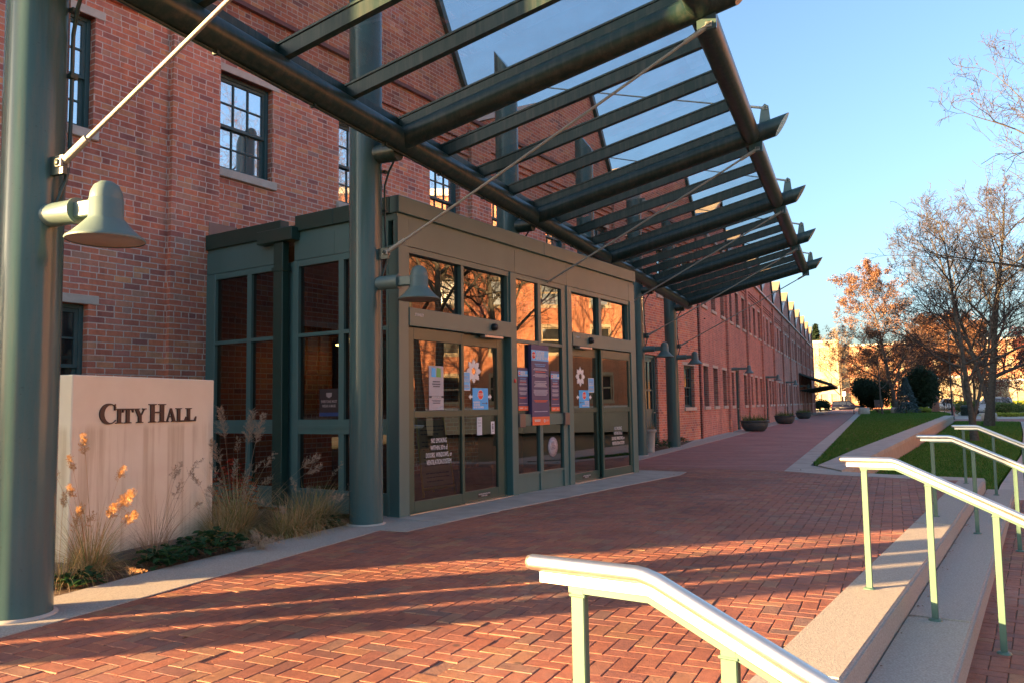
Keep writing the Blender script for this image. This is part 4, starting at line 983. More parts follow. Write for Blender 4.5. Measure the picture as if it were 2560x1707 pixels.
# ================================================================ plants by the sign
M['straw']=blade_mat('straw_blades',[(.34,.23,.10),(.52,.37,.18),(.66,.49,.26),(.28,.25,.08),(.16,.22,.05)])
M['straw2']=blade_mat('brown_straw',[(.27,.18,.10),(.41,.29,.17),(.52,.38,.23)])
M['plume']=blade_mat('golden_plumes',[(.48,.27,.12),(.60,.37,.18),(.54,.31,.14)])
M['plumed']=blade_mat('brown_plumes',[(.36,.27,.19),(.52,.41,.29)])
M['leafg']=blade_mat('dark_green_leaves',[(.022,.065,.022),(.04,.10,.03),(.03,.08,.04)])
M['leafr']=blade_mat('red_leaves',[(.35,.03,.02),(.45,.07,.03),(.22,.03,.025)])
M['litter']=blade_mat('dead_leaves',[(.14,.075,.04),(.25,.14,.08),(.30,.20,.13)])
def strip_blade(mb,p,az_,L,lean,w,r,seg=6,droop=.7):
    d=Vector((math.cos(az_),math.sin(az_),0)); side=Vector((-d.y,d.x,0)); q=Vector(p); el_=PI/2-lean*.35; vs=[]
    for i in range(seg+1):
        t=i/seg; ww=w*(1-t)**.7 if t>.3 else w*(.75+.25*t/.3)
        vs+=[q-side*ww,q+side*ww]
        el_-=lean*droop/seg*(1+t*1.6); q=q+(d*math.cos(el_)+Vector((0,0,1))*math.sin(el_))*(L/seg)
    mb.add(vs,[(2*i,2*i+1,2*i+3,2*i+2) for i in range(seg)]); return q
def plume(mb,p,d,L,wid,n,r):
    d=Vector(d).normalized(); s1=d.orthogonal().normalized(); s2=d.cross(s1)
    for i in range(max(9,n//8)):
        t=(i+r.random())/max(9,n//8); a=r.random()*2*PI; out=s1*math.cos(a)+s2*math.sin(a)
        b0=p+d*(L*.88*t); ln=wid*(1.25-.75*t)*r.uniform(.6,1.25); e_=b0+out*ln+d*ln*r.uniform(.5,1.3)
        mb.tube([b0,b0.lerp(e_,.5)+d*ln*.1,e_],[.0011,.0009,.0006],3)
        for q in range(r.randint(9,16)):
            o=b0.lerp(e_,r.uniform(.25,1.05))+Vector((r.gauss(0,1),r.gauss(0,1),r.gauss(0,1)))*.004
            k=r.uniform(.006,.014); e2=(d*r.uniform(.2,1)+out*r.uniform(0,1)+Vector((r.gauss(0,.35),r.gauss(0,.35),r.gauss(0,.35)))).normalized()*k; f=e2.orthogonal().normalized()*k*.17
            mb.add([o-f*.4,o+e2*.5+f,o+e2,o+e2*.5-f],[(0,1,2,3)])
    mb.tube([p-d*.02,p+d*L*.9],[.0016,.0006],3)
def clump(name,label,loc,n,h,spread,seed,mat,plumes=(),pm='plume',nrand=0,ph=1.0,fine=.0021,dirs=None,cat='ornamental grass'):
    r=random.Random(seed); t=thing(name,label,cat,loc,0,'ornamental grass clumps in the planting bed'); mb=MB()
    for i in range(n):
        a=r.random()*2*PI; rr=spread*.22*math.sqrt(r.random()); L=h*r.uniform(.35,1.15); le=r.uniform(.3,2.3)
        strip_blade(mb,(rr*math.cos(a),rr*math.sin(a),-.01),a+r.gauss(0,.5),L,le,fine*r.uniform(.7,1.5),r)
    mb.build('blades',M[mat],t)
    mb=MB()
    P=[(Vector(q),w,L,k) for q,w,L,k in plumes]
    for i in range(nrand):
        a=r.random()*2*PI if dirs is None else r.uniform(*dirs); rr=spread*r.uniform(.15,.8); P.append((Vector((rr*math.cos(a),rr*math.sin(a),h*ph*r.uniform(.6,1.15))),r.uniform(.025,.05),r.uniform(.12,.24),r.randint(120,260)))
    for q,w,L,k in P:
        b=Vector((q.x*.15+r.gauss(0,.02),q.y*.15+r.gauss(0,.02),0)); m_=b.lerp(q,.5)+Vector((-(q.x-b.x)*.18,-(q.y-b.y)*.18,q.z*.08))
        pts=[b*(1-s)**2+m_*(2*s*(1-s))+q*s*s for s in[j/7 for j in range(8)]]
        mb.tube(pts,[.0022-.0014*j/7 for j in range(8)],4)
        plume(mb,q,(q-pts[-3])+Vector((q.x,q.y,-.1))*.10,L,w,k,r)
    if P: mb.build('plumes',M[pm],t)
    return t
# view-facing directions for the sunlit clump at the sign
vd=Vector((.79,.61,0))          # to the right in the picture
def vp_(a,z): return (vd.x*a,vd.y*a,z)
def vo_(a,z): return (vd.x*a*.95+.795*.44,vd.y*a*.95-.606*.44,z*.94+.075)
clump('ornamental_grass','straw coloured ornamental grass with sunlit golden plumes in front of the sign',(-5.60,4.27,0),620,.62,.42,1,'straw',
  [(vo_(-.05,.93),0.030,0.208,420),(vo_(-.13,.80),0.024,0.169,300),(vo_(.19,.72),0.026,0.169,300),(vo_(.20,.50),0.044,0.286,900),(vo_(.13,.44),0.036,0.195,600),(vo_(.24,.38),0.040,0.260,700),(vo_(-.12,.60),0.028,0.156,300),(vo_(-.07,.46),0.026,0.130,300),(vo_(.26,.02),0.020,0.260,260),(vo_(-.24,.74),0.024,0.143,240),(vo_(-.26,.40),0.028,0.208,300),(vo_(-.27,.22),0.024,0.182,240)])
clump('ornamental_grass','brown wispy ornamental grass standing before the middle of the sign',(-5.66,4.93,0),330,.66,.4,2,'straw2',[((.33*.79+.45*.7,.33*.61-.606*.5,.47),.02,.09,150)],'plumed',4,1.1,.0014,(-.5,2.4))
clump('ornamental_grass','tall feathery ornamental grass just right of the stone sign',(-5.78,6.02,0),900,.80,.5,3,'straw',[(vp_(.62,.66),.05,.24,420),(vp_(.66,.60),.04,.2,320),(vp_(-.12,.98),.06,.34,700),(vp_(.10,.92),.065,.36,800),(vp_(.18,.96),.05,.3,600),(vp_(-.16,.72),.06,.3,500)],'plumed',5,1.0,.0021)
clump('ornamental_grass','flopped dry ornamental grass along the concrete edging',(-5.36,6.30,0),900,.50,.62,4,'straw',[],'plumed',4,.6,.0022)
clump('ornamental_grass','low tangled ornamental grass at the foot of the second column',(-5.50,7.05,0),700,.46,.55,5,'straw',[(vp_(.25,.36),.05,.2,300)],'plumed',4,.7,.0022)
clump('ornamental_grass','small dry grass tuft lying over the concrete edging',(-5.05,5.55,.006),90,.20,.2,6,'straw2',[],'plumed',10,.35,.0012)
clump('ornamental_grass','dense arching straw grass between the sign and the second column',(-5.45,6.72,0),900,.62,.62,21,'straw',[(vp_(.5,.42),.03,.16,200)],'plumed',3,.8,.0023)
clump('ornamental_grass','straw grass leaning against the foot of the sign right corner',(-5.66,5.72,0),700,.55,.5,22,'straw',[],'plumed',3,.9,.0022)
clump('ornamental_grass','dark green and straw grass behind the sign beside the side glass',(-6.4,6.55,0),600,.62,.5,23,'straw',[],'plumed',8,.9,.0021)
clump('ornamental_grass','short straw grass close behind the nearest column',(-5.45,3.95,0),260,.45,.4,8,'straw',[(vp_(-.02,.55),.03,.12,200)],'plume',4,.9,.0018)
def leafy(name,label,loc,n,rx,ry,h,size,seed,mat,cat,group=None,stems=True,kind=None):
    r=random.Random(seed); t=thing(name,label,cat,loc,0,group); mb=MB()
    for i in range(n):
        a=r.random()*2*PI; q=math.sqrt(r.random()); p=Vector((rx*q*math.cos(a),ry*q*math.sin(a),h*r.uniform(.25,1)*(1-.5*q*q)))
        s=size*r.uniform(.6,1.2); a2=r.random()*2*PI; d=Vector((math.cos(a2),math.sin(a2),r.uniform(-.5,.3))).normalized(); sd_=d.cross(Vector((0,0,1))).normalized(); up=sd_.cross(d)*r.uniform(.08,.3)
        pts=[p,p+d*s*.35+sd_*s*.38+up*s,p+d*s*.75+sd_*s*.30+up*s,p+d*s,p+d*s*.75-sd_*s*.30+up*s,p+d*s*.35-sd_*s*.38+up*s]
        mb.add(pts+[p+d*s*.5],[(0,1,6),(1,2,6),(2,3,6),(3,4,6),(4,5,6),(5,0,6)])
    mb.build('leaves',M[mat],t)
    if stems:
        mb=MB()
        for i in range(max(6,n//25)):
            a=r.random()*2*PI; mb.tube([(0,0,0),(rx*.4*math.cos(a),ry*.4*math.sin(a),h*.5),(rx*.7*math.cos(a),ry*.7*math.sin(a),h*.8)],[.004,.003,.002],4)
        mb.build('stems',M['bark'],t)
    return t
M['bark']=vary('grey_brown_bark',(.075,.058,.045),(.16,.13,.105),9,.9,0,.2,.9,30,.02)
leafy('ground_cover','round dark green ground cover leaves left of centre under the sign',(-5.33,4.72,0),90,.20,.14,.16,.085,3,'leafg','ground cover plant')
leafy('ground_cover','larger dark green ground cover patch at the right foot of the sign',(-5.36,5.22,0),170,.24,.34,.22,.085,4,'leafg','ground cover plant')
leafy('ground_cover','small dark green ground cover plant beside the nearest column',(-5.32,3.95,0),50,.18,.14,.10,.08,5,'leafg','ground cover plant')
leafy('ground_cover','low green ground cover plant before the second column',(-5.42,6.88,0),80,.22,.2,.16,.07,6,'leafg','ground cover plant')
leafy('purple_shrub','dark leafy shrub between the nearest column and the sign',(-6.15,4.30,0),200,.16,.12,.62,.07,7,'leafg','shrub')
leafy('red_shrub','small red leaved shrub behind the right edge of the sign',(-6.75,7.0,0),260,.26,.24,.75,.075,8,'leafr','shrub')
mb=MB(); r=random.Random(5)
for i in range(520):
    x=r.uniform(-5.6,-5.2); y=r.uniform(3.4,7.2); s=r.uniform(.012,.04); a=r.random()*6.28; z=.004+r.random()*.02
    c,s2=math.cos(a)*s,math.sin(a)*s; mb.add([(x-c,y-s2,z),(x+s2*.4,y-c*.4,z+.008),(x+c,y+s2,z+r.random()*.012),(x-s2*.4,y+c*.4,z+.004)],[(0,1,2,3)])
tag(mb.build('leaf_litter',M['litter']),'dry brown leaf litter and chips along the edge of the planting bed','leaf litter',kind='stuff')
mb=MB()
for i in range(46):
    x=r.uniform(-4.3,3.5); y=r.uniform(2.5,24); 
    if x>.2 and y<14: continue
    s=r.uniform(.012,.03); a=r.random()*6.28; z=.008; c,s2=math.cos(a)*s,math.sin(a)*s
    mb.add([(x-c,y-s2,z),(x+s2*.5,y-c*.5,z+.012),(x+c,y+s2,z+.004),(x-s2*.5,y+c*.5,z+.010)],[(0,1,2,3)])
for i in range(150):
    k_=r.random(); sv=r.uniform(-3,7); uu=(5.345+abs(r.gauss(0,.03)),5.73+abs(r.gauss(0,.04)))[i%2]; zz=(-.146,-.298)[i%2]
    p=SU(sv,uu,zz); s=r.uniform(.004,.014); a=r.random()*6.28; c,s2=math.cos(a)*s,math.sin(a)*s; x,y,z=p
    mb.add([(x-c,y-s2,z),(x+s2*.5,y-c*.5,z+.006),(x+c,y+s2,z+.003),(x-s2*.5,y+c*.5,z+.005)],[(0,1,2,3)])
for i in range(170):
    x=r.uniform(-4.5,8); y=r.uniform(16.5,70); 
    up=inside((x,y),up_lawn); lo=inside((x,y),lo_lawn)
    if not(up or lo): continue
    z=(.05 if up else -.38); s=r.uniform(.03,.07); a=r.random()*6.28; c,s2=math.cos(a)*s,math.sin(a)*s
    mb.add([(x-c,y-s2,z),(x+s2*.5,y-c*.5,z+.02),(x+c,y+s2,z+.01),(x-s2*.5,y+c*.5,z+.02)],[(0,1,2,3)])
tag(mb.build('fallen_leaves',M['litter']),'scattered fallen leaves on the plaza, steps and lawns','fallen leaves',kind='stuff')
leafy('low_plant','yellow green low plants at the foot of the last canopy column',(-5.55,22.1,0),220,.35,.9,.28,.08,12,'leafy_yel' if 'leafy_yel' in M else 'leafg','plant')
leafy('low_plant','brown tinged low plants between the urn and the last column',(-5.65,25.0,0),200,.3,.9,.25,.08,13,'leafg','plant')

# ================================================================ planters
potmat=vary('grey_green_planter',(.055,.075,.075),(.08,.10,.10),3,.5,0,.4,.1,40,.003)
def bowl(label,loc,rr,seed):
    t=thing('planter_bowl',label,'planter',loc,0,'large bowl planters along the brick path')
    prof=[(0,.0),(.36,.0),(.42,.02),(.52,.12),(.585,.26),(.605,.38),(.605,.42),(.655,.43),(.665,.455),(.655,.48),(.59,.48),(.575,.44),(0,.42)]
    mb=MB(); mb.lathe([(a*rr/.665,z) for a,z in prof],(0,0,0),36); mb.build('bowl',potmat,t)
    mb=MB(); mb.lathe([(.57*rr/.665,.445),(0,.455)],(0,0,0),24); mb.build('soil',M['mulch'],t)
    r=random.Random(seed); mb=MB()
    for i in range(330):
        a=r.random()*6.28; q=rr*.8*math.sqrt(r.random()); strip_blade(mb,(q*math.cos(a),q*math.sin(a),.43),a+r.gauss(0,.8),r.uniform(.18,.50),r.uniform(.3,1.5),.009,r,4)
    mb.build('foliage',M['leafy_g'],t); return t
M['leafy_g']=blade_mat('planter_foliage',[(.06,.13,.025),(.12,.20,.05),(.28,.23,.09)])
for l,loc,rr,sd in (('nearest and largest grey bowl planter with foliage on the path',(-4.70,36.6,0),.66,1),('middle grey bowl planter with foliage on the path',(-4.62,49.7,0),.64,2),('farthest grey bowl planter with foliage on the path',(-4.62,64.8,0),.64,3)): bowl(l,loc,rr,sd)
t=thing('urn_planter','pale stone urn planter with withered flowers beside the green door','planter',(-5.30,20.35,0))
mb=MB(); mb.lathe([(0,0),(.12,0),(.135,.03),(.125,.05),(.135,.3),(.150,.5),(.175,.535),(.19,.55),(.19,.60),(.165,.61),(.15,.57),(0,.56)],(0,0,0),28); mb.build('urn',M['concs'],t)
r=random.Random(3); mb=MB()
for i in range(130):
    a=r.random()*6.28; strip_blade(mb,(.08*math.cos(a),.08*math.sin(a),.56),a,r.uniform(.12,.34),r.uniform(.4,1.6),.005,r,4)
mb.build('withered_stems',M['straw2'],t)
M['mum']=blade_mat('orange_flowers',[(.55,.25,.03),(.65,.36,.05),(.45,.17,.03)])
leafy('orange_flowers','orange potted chrysanthemums low beside the vestibule end post',(-4.98,15.9,0),420,.16,.16,.62,.05,15,'mum','flowers')

# ================================================================ trees
M['bark2']=vary('pale_grey_bark',(.055,.052,.045),(.115,.108,.092),9,.9,0,.2,.9,30,.02)
M['twig']=vary('brown_twigs',(.036,.031,.029),(.062,.053,.049),4,.85,0,.2)
M['oak']=blade_mat('rust_oak_leaves',[(.20,.105,.065),(.31,.165,.095),(.38,.22,.13),(.16,.09,.06)])
M['dkred']=blade_mat('dark_red_leaves',[(.16,.035,.035),(.22,.06,.05),(.12,.045,.03)])
M['brownleaf']=blade_mat('brown_leaves',[(.13,.06,.03),(.21,.10,.05),(.28,.15,.08)])
M['conif']=blade_mat('dark_conifer_needles',[(.016,.036,.018),(.028,.055,.028),(.04,.07,.035)])
M['spruce']=blade_mat('blue_spruce_needles',[(.09,.15,.15),(.14,.21,.215),(.07,.11,.11)])
M['tan_twig']=blade_mat('tan_twig',[(.30,.20,.11),(.38,.27,.15)])
def tree(name,label,loc,H,r0,seed,spread=1.0,clear=.25,kids_=(13,8,6,3),leaf=None,nleaf=0,lsize=.12,twig='twig',bark='bark2',group=None,cat='tree',rmin=.006,top_only=0,lean=(0,0),fork=False,upw=.35):
    r=random.Random(seed); t=thing(name,label,cat,loc,0,group)
    big=MB(); fine=MB(); tips=[]; trunk_pts=[]
    def grow(p,d,L,rad,lev,rend):
        n=(7,6,5,4,3)[lev]; pts=[p]; dd=d.copy(); q=p.copy()
        for i in range(n):
            k=(.05,.16,.22,.28,.3)[lev]
            dd=(dd+Vector((r.gauss(0,k),r.gauss(0,k),r.gauss(0,k*.7)+(0 if lev==0 else upw*.22)))).normalized()
            q=q+dd*(L/n); pts.append(q.copy())
        rr=[max(rmin,rad+(rend-rad)*(i/n)**.9) for i in range(n+1)]
        if lev==0: rr[0]*=1.35; trunk_pts.append(pts)
        (big if lev<2 else fine).tube(pts,rr,(10,6,4,3,3)[lev],0,lev==0,lev<2)
        if lev>=len(kids_): tips.append((pts[-1],dd)); tips.append((pts[len(pts)//2],dd)); return
        m=kids_[lev]
        for i in range(m):
            f=clear+(1-clear)*((i+r.random()*.8)/m) if lev==0 else .15+.85*(i+r.random())/m
            f=min(f,.99); x=f*n; j=int(x); pp=pts[j].lerp(pts[j+1],x-j); pd=(pts[j+1]-pts[j]).normalized()
            a=r.random()*2*PI if lev else i*2.4+r.gauss(0,.3); s1=pd.orthogonal().normalized(); s2=pd.cross(s1)
            th=R(r.uniform(32,62)) if lev else R(r.uniform(38,72)*(1.1-.55*f)+8)
            cd=(pd*math.cos(th)+(s1*math.cos(a)+s2*math.sin(a))*math.sin(th)).normalized()
            ra=rr[j]*(.62 if lev==0 else .58)
            LL=(H*.42*spread*(1.18-.75*f) if lev==0 else L*r.uniform(.36,.62)*(1.1-.45*f))
            if lev==0 and f>.9: LL*=.8
            grow(pp,cd,LL,max(rmin,ra*r.uniform(.8,1)),lev+1,rmin)
    grow(Vector((0,0,-.1)),Vector((lean[0],lean[1],1)).normalized(),H*.93,r0,0,r0*.12)
    if fork:
        p1=trunk_pts[0][1]; q1=p1.lerp(trunk_pts[0][0],.35); grow(q1,Vector((fork[0],fork[1],1)).normalized(),H*.75,r0*.55,0,r0*.1)
    tr=big.build('trunk',M[bark],t); fine.build('branches',M[twig],t)
    if leaf:
        mb=MB(); V=[];F=[]
        for i in range(nleaf):
            p,d=tips[r.randrange(len(tips))]
            if top_only and r.random()>top_only: pass
            q=p+Vector((r.gauss(0,.22),r.gauss(0,.22),r.gauss(0,.18)))*lsize*4
            a=Vector((r.gauss(0,1),r.gauss(0,1),r.gauss(0,1))).normalized(); b=a.orthogonal().normalized(); s=lsize*r.uniform(.6,1.2)
            o=len(V); V+=[q-a*s*.5,q+b*s*.33,q+a*s*.5,q-b*s*.33]; F.append((o,o+1,o+2,o+3))
        mb.add(V,F); mb.build('leaves',M[leaf],t)
    return t
def treeB(*a,**k): return tree(*a,**k)
G1='bare trees on the lawns'
tA=tree('bare_tree','bare slender tree nearest on the lower lawn, its base seen under the third handrail',(3.89,36.95,-.45),10.2,.135,11,.95,.24,(15,8,6,3),None,group=G1,rmin=.0065,fork=(.22,.0))
tB=tree('bare_tree','taller bare tree with thick dark trunk on the lower lawn farther back',(6.9,57.9,-.5),15.5,.27,23,.95,.20,(17,9,7,4),'dkred',260,.16,group=G1,rmin=.0088,fork=(-.25,.1))
tD=tree('bare_tree','bare tree at the right edge, only its high sunlit branches reach in',(8.9,37.0,-.5),15.5,.24,37,1.3,.35,(14,9,6,3),'dkred',120,.13,group=G1,rmin=.0075)
tC=tree('oak_tree','round oak tree with rust orange leaves, sunlit at the top',(2.5,90,0),15.2,.24,5,1.0,.16,(17,8,6,3),'oak',24000,.155,bark='bark',rmin=.012)
tS=tree('young_tree','thin young tree leaning left beside the brown information board',(1.24,85,0),8.5,.10,9,.8,.3,(10,6,5,2),'brownleaf',2600,.16,rmin=.012,lean=(-.06,0),bark='bark')
tree('tan_tree','tan leafless tree behind the far end of the factory',(-4.5,158,-.4),14.5,.24,41,1.15,.15,(15,9,7,3),None,twig='tan_twig',rmin=.016,bark='bark')
tree('red_tree','dark red leaved tree at the right edge behind the white car',(15.2,96,-.4),8.5,.2,43,1.2,.2,(12,8,6,3),'dkred',9000,.2,rmin=.014,bark='bark',fork=(.3,0))
tree('brown_tree','brown leaved tree behind the thick trunk',(10.5,106,-.4),11.5,.22,44,1.1,.2,(13,8,6,3),'brownleaf',12000,.22,rmin=.014,bark='bark')
tree('brown_tree','brown leaved tree between the oak and the lamp post',(6.6,112,-.2),12.0,.22,45,1.0,.2,(13,8,6,3),'brownleaf',12000,.24,rmin=.015,bark='bark')
tree('brown_tree','small bare brown tree past the far corner of the factory',(-7.6,112,-.3),5.0,.1,46,1.1,.15,(12,8,6,2),'brownleaf',2500,.15,rmin=.014,bark='bark')
for i_,(x_,y_,h_,n_,l_) in enumerate(((3.9,126,9.5,9000,'brown leaved tree behind the blue spruce'),(8.2,118,10,9000,'brown leaved tree behind the brick pier'),(12.8,120,11,9000,'brown leaved tree behind the white off road car'),(.4,131,9,6000,'russet tree beyond the yew bush'))):
    tree('brown_tree',l_,(x_,y_,-.4),h_,.2,60+i_,1.2,.12,(13,8,6,2),'brownleaf',n_,.26,rmin=.016,bark='bark')
def conifer(name,label,loc,h,rad,seed,mat,n,size,cat='conifer'):
    r=random.Random(seed); t=thing(name,label,cat,loc,0); mb=MB()
    for i in range(n):
        f=r.random()**.75; z=h*(.05+.95*f); a=r.random()*2*PI; tier=.5+.5*math.sin(z*9+3*math.sin(a*2+seed)); rr=rad*(1-f)**.9*(.78+.22*tier)*(.88+.12*math.sin(a*5+z*2))*r.uniform(.5,1.05)+.03
        p=Vector((rr*math.cos(a),rr*math.sin(a),z-.12*rr)); d=Vector((math.cos(a),math.sin(a),-.35+r.gauss(0,.3))).normalized(); s=size*r.uniform(.6,1.3); sd_=d.cross(Vector((r.gauss(0,.4),r.gauss(0,.4),1))).normalized()
        mb.add([p-d*s*.4,p+sd_*s*.28,p+d*s*.8,p-sd_*s*.28],[(0,1,2,3)])
    mb.build('foliage',M[mat],t)
    mb=MB(); mb.tube([(0,0,-.1),(0,0,h*.95)],[.02*h,.01],7); mb.build('trunk',M['bark'],t); return t
conifer('blue_spruce','small blue spruce between the oak trunk and the dark conifer',(3.45,87.5,0),3.6,1.45,1,'spruce',5200,.20)
BUSH_LATER=1
conifer('tall_conifer','lone sunlit conifer behind the cream building',(-13.2,245,0),24,4.5,3,'conif',3000,1.1)
def bush(name,label,loc,rx,ry,h,n,size,seed,mat,cat='shrub'):
    r=random.Random(seed); t=thing(name,label,cat,loc,0); mb=MB()
    lob=[(r.uniform(-.6,.6),r.uniform(-.6,.6),r.uniform(.35,.75),r.uniform(.35,.6)) for i in range(9)]
    for i in range(n):
        lx,ly,lz,lr=lob[i%9]; v=Vector((r.gauss(0,1),r.gauss(0,1),r.gauss(0,1))).normalized()*lr*r.uniform(.6,1.05)
        p=Vector(((lx+v.x)*rx,(ly+v.y)*ry,max(.03,(lz+v.z*.7)*h))); a=Vector((r.gauss(0,1),r.gauss(0,1),r.gauss(0,1))).normalized(); b=a.orthogonal().normalized(); s=size*r.uniform(.6,1.2)
        mb.add([p-a*s*.5,p+b*s*.35,p+a*s*.5,p-b*s*.35],[(0,1,2,3)])
    mb.build('foliage',M[mat],t)
    mb=MB()
    for i in range(7): a=r.random()*6.28; mb.tube([(0,0,0),(rx*.3*math.cos(a),ry*.3*math.sin(a),h*.4),(rx*.5*math.cos(a),ry*.5*math.sin(a),h*.65)],[.05,.03,.015],5)
    mb.build('stems',M['bark'],t); return t
bush('yew_bush','large dark green yew bush behind the path end and boulder',(.9,98,0),2.7,2.4,3.9,15000,.22,1,'conif')
bush('dark_conifer','dark irregular conifer beside the brick pier',(5.2,95,-.1),1.6,1.6,4.8,8000,.32,17,'conif','conifer')
bush('juniper_bush','low dark bush at the far corner of the factory',(-5.6,108.5,0),1.3,1.2,1.7,3500,.16,2,'conif')
bush('spreading_shrub','wide green shrub behind the yellow flowers at the right edge',(12.6,92,-.45),2.4,1.4,1.35,7000,.15,3,'leafy_g')
bush('green_shrub','green shrub behind the litter bin',(9.7,99,-.45),1.3,1.0,1.6,4000,.15,4,'leafy_g')
M['yel']=blade_mat('yellow_green_leaves',[(.30,.34,.04),(.42,.44,.07),(.20,.27,.04)])
bush('yellow_flower_bed','row of yellow green plants before the wide shrub',(12.3,89.3,-.45),2.2,.5,.42,2600,.11,5,'yel','flower bed')
bush('yellow_shrub','small bright yellow shrub by the dark conifer',(5.2,90.5,0),.62,.5,.62,1800,.12,6,'yel')
bush('hedge','long green hedge on the bank across the street',(20,166,-.3),14,1.2,1.3,5200,.4,7,'yel','hedge')
# ================================================================ street things
def boulder(label,loc,sx,sy,sz,seed):
    r=random.Random(seed); bm=bmesh.new(); bmesh.ops.create_icosphere(bm,subdivisions=3,radius=1)
    o=Vector((r.uniform(0,9),r.uniform(0,9),0))
    from mathutils import noise as N_
    for v in bm.verts:
        k=1+.22*N_.noise(v.co*1.3+o)+.07*N_.noise(v.co*4+o); c=v.co*k
        v.co=Vector((max(-.85,min(.85,c.x))*sx,max(-.85,min(.85,c.y))*sy,max(-.6,min(.72,c.z))*sz+.55*sz))
    mb=MB(); mb.bm(bm,0,True); o=mb.build('boulder',M['lime']); o.location=loc; return tag(o,label,'boulder')
boulder('pale limestone block by the path end under the yew',(-.42,85.2,0),.62,.45,.52,1)
boulder('pale limestone boulder half hidden behind the oak trunk',(2.65,89.0,0),.72,.4,.5,2)
boulder('pale limestone boulder half hidden behind the thick grey trunk',(8.55,71.2,-.43),.62,.5,.52,3)
t=thing('park_bench','small white topped bench at the right edge of the path end',' bench'.strip(),(-.95,88,0))
mb=MB(); mb.bev(-.55,.55,-.2,.2,.44,.50,.01); mb.build('seat',M['white'],t)
for x in(-.45,.45): mb=MB(); mb.box(x-.03,x+.03,-.16,.16,0,.44); mb.build('leg',M['black'],t)
t=thing('information_board','slanted brown information board on a post beside the young tree','sign',(.95,88.3,0),.25)
mb=MB(); mb.bev(-.05,.05,-.05,.05,0,1.0,.008); mb.build('post',plain('weathered_wood',(.12,.10,.08),.8),t)
mb=MB(); mb.prism([(-.42,-.2,.62),(.42,-.2,.62),(.42,.08,1.38),(-.42,.08,1.38)],(0,.06,.02)); mb.build('board',plain('brown_board',(.10,.065,.05),.6),t,fix=True)
mb=MB(); mb.prism([(-.1,-.165,.74),(.25,-.165,.74),(.25,-.08,.97),(-.1,-.08,.97)],(0,-.006,0)); mb.build('panel',plain('board_picture',(.22,.10,.07),.5),t,fix=True)
t=thing('lamp_post','tall thin black street lamp post at the end of the retaining wall','lamp post',(6.45,76.0,-.4))
mb=MB(); mb.lathe([(.16,0),(.16,.25),(.10,.35),(.075,.6),(.062,3),(.05,7.6)],(0,0,0),14); mb.build('pole',M['black'],t)
mb=MB(); mb.tube([(0,0,7.5),(.3,0,7.8),(.9,0,7.85)],.035,8); mb.build('arm',M['black'],t)
mb=MB(); mb.lathe([(0,.12),(.14,.1),(.22,-.02),(.2,-.05),(0,-.05)],(.95,0,7.8),14); mb.build('lamp_head',M['black'],t)
t=thing('fire_hydrant','red fire hydrant on the pavement beside the lamp post','hydrant',(8.05,94,-.43))
hy=plain('faded_red_paint',(.42,.13,.11),.5); mb=MB(); mb.lathe([(.2,0),(.2,.06),(.14,.08),(.14,.72),(.19,.75),(.19,.8),(.15,.95),(.06,1.05),(.06,1.12),(0,1.14)],(0,0,0),14); mb.build('barrel',hy,t)
for a in(-1,1): mb=MB(); mb.tube([(0,0,.6),(a*.25,0,.6)],.075,10); mb.build('outlet',hy,t)
mb=MB(); mb.tube([(0,0,.5),(0,-.24,.5)],.1,10); mb.build('outlet',hy,t)
t=thing('litter_bin','round dark green slatted litter bin with domed lid','litter bin',(9.2,94.5,-.43))
mb=MB()
for i in range(26): a=2*PI*i/26; x,y=.37*math.cos(a),.37*math.sin(a); mb.tube([(x,y,.06),(x*1.06,y*1.06,.5),(x*1.12,y*1.12,.92)],.032,4)
mb.build('slats',M['green'],t)
for z in(.12,.5,.88): mb=MB(); mb.lathe([(.40+.03*z,z-.025),(.42+.03*z,z-.025),(.42+.03*z,z+.025),(.40+.03*z,z+.025)],(0,0,0),24); mb.build('band',M['green'],t)
mb=MB(); mb.lathe([(.44,.93),(.45,.98),(.32,1.1),(.18,1.15),(.16,1.13),(.16,1.0)],(0,0,0),24); mb.build('lid',M['green'],t)
mb=MB(); mb.lathe([(0,.05),(.34,.05),(.36,.86)],(0,0,0),20); mb.build('liner',M['black'],t)
t=thing('brick_pier','square red brick pier standing right of the dark conifer','pier',(6.75,98.5,-.43))
mb=MB(); mb.box(-.36,.36,-.36,.36,0,4.0); mb.build('shaft',M['brick'],t); mb=MB(); mb.bev(-.45,.45,-.45,.45,4.0,4.15,.02); mb.build('cap',M['lime'],t)
t=thing('parking_meter','grey parking meter before the white pickup truck','parking meter',(8.35,108,-.43))
mb=MB(); mb.tube([(0,0,0),(0,0,1.1)],.035,8); mb.build('post',M['black'],t); mb=MB(); mb.lathe([(0,1.05),(.1,1.08),(.13,1.25),(.1,1.4),(0,1.46)],(0,0,0),12); mb.build('meter_head',M['black'],t)
t=thing('road_sign','small white road sign on a post behind the dark car','sign',(-3.9,152,-.4))
mb=MB(); mb.tube([(0,0,0),(0,0,3.4)],.05,6); mb.build('post',M['white'],t); mb=MB(); mb.box(-.28,.28,-.06,-.04,2.7,3.5); mb.build('plate',M['white'],t)

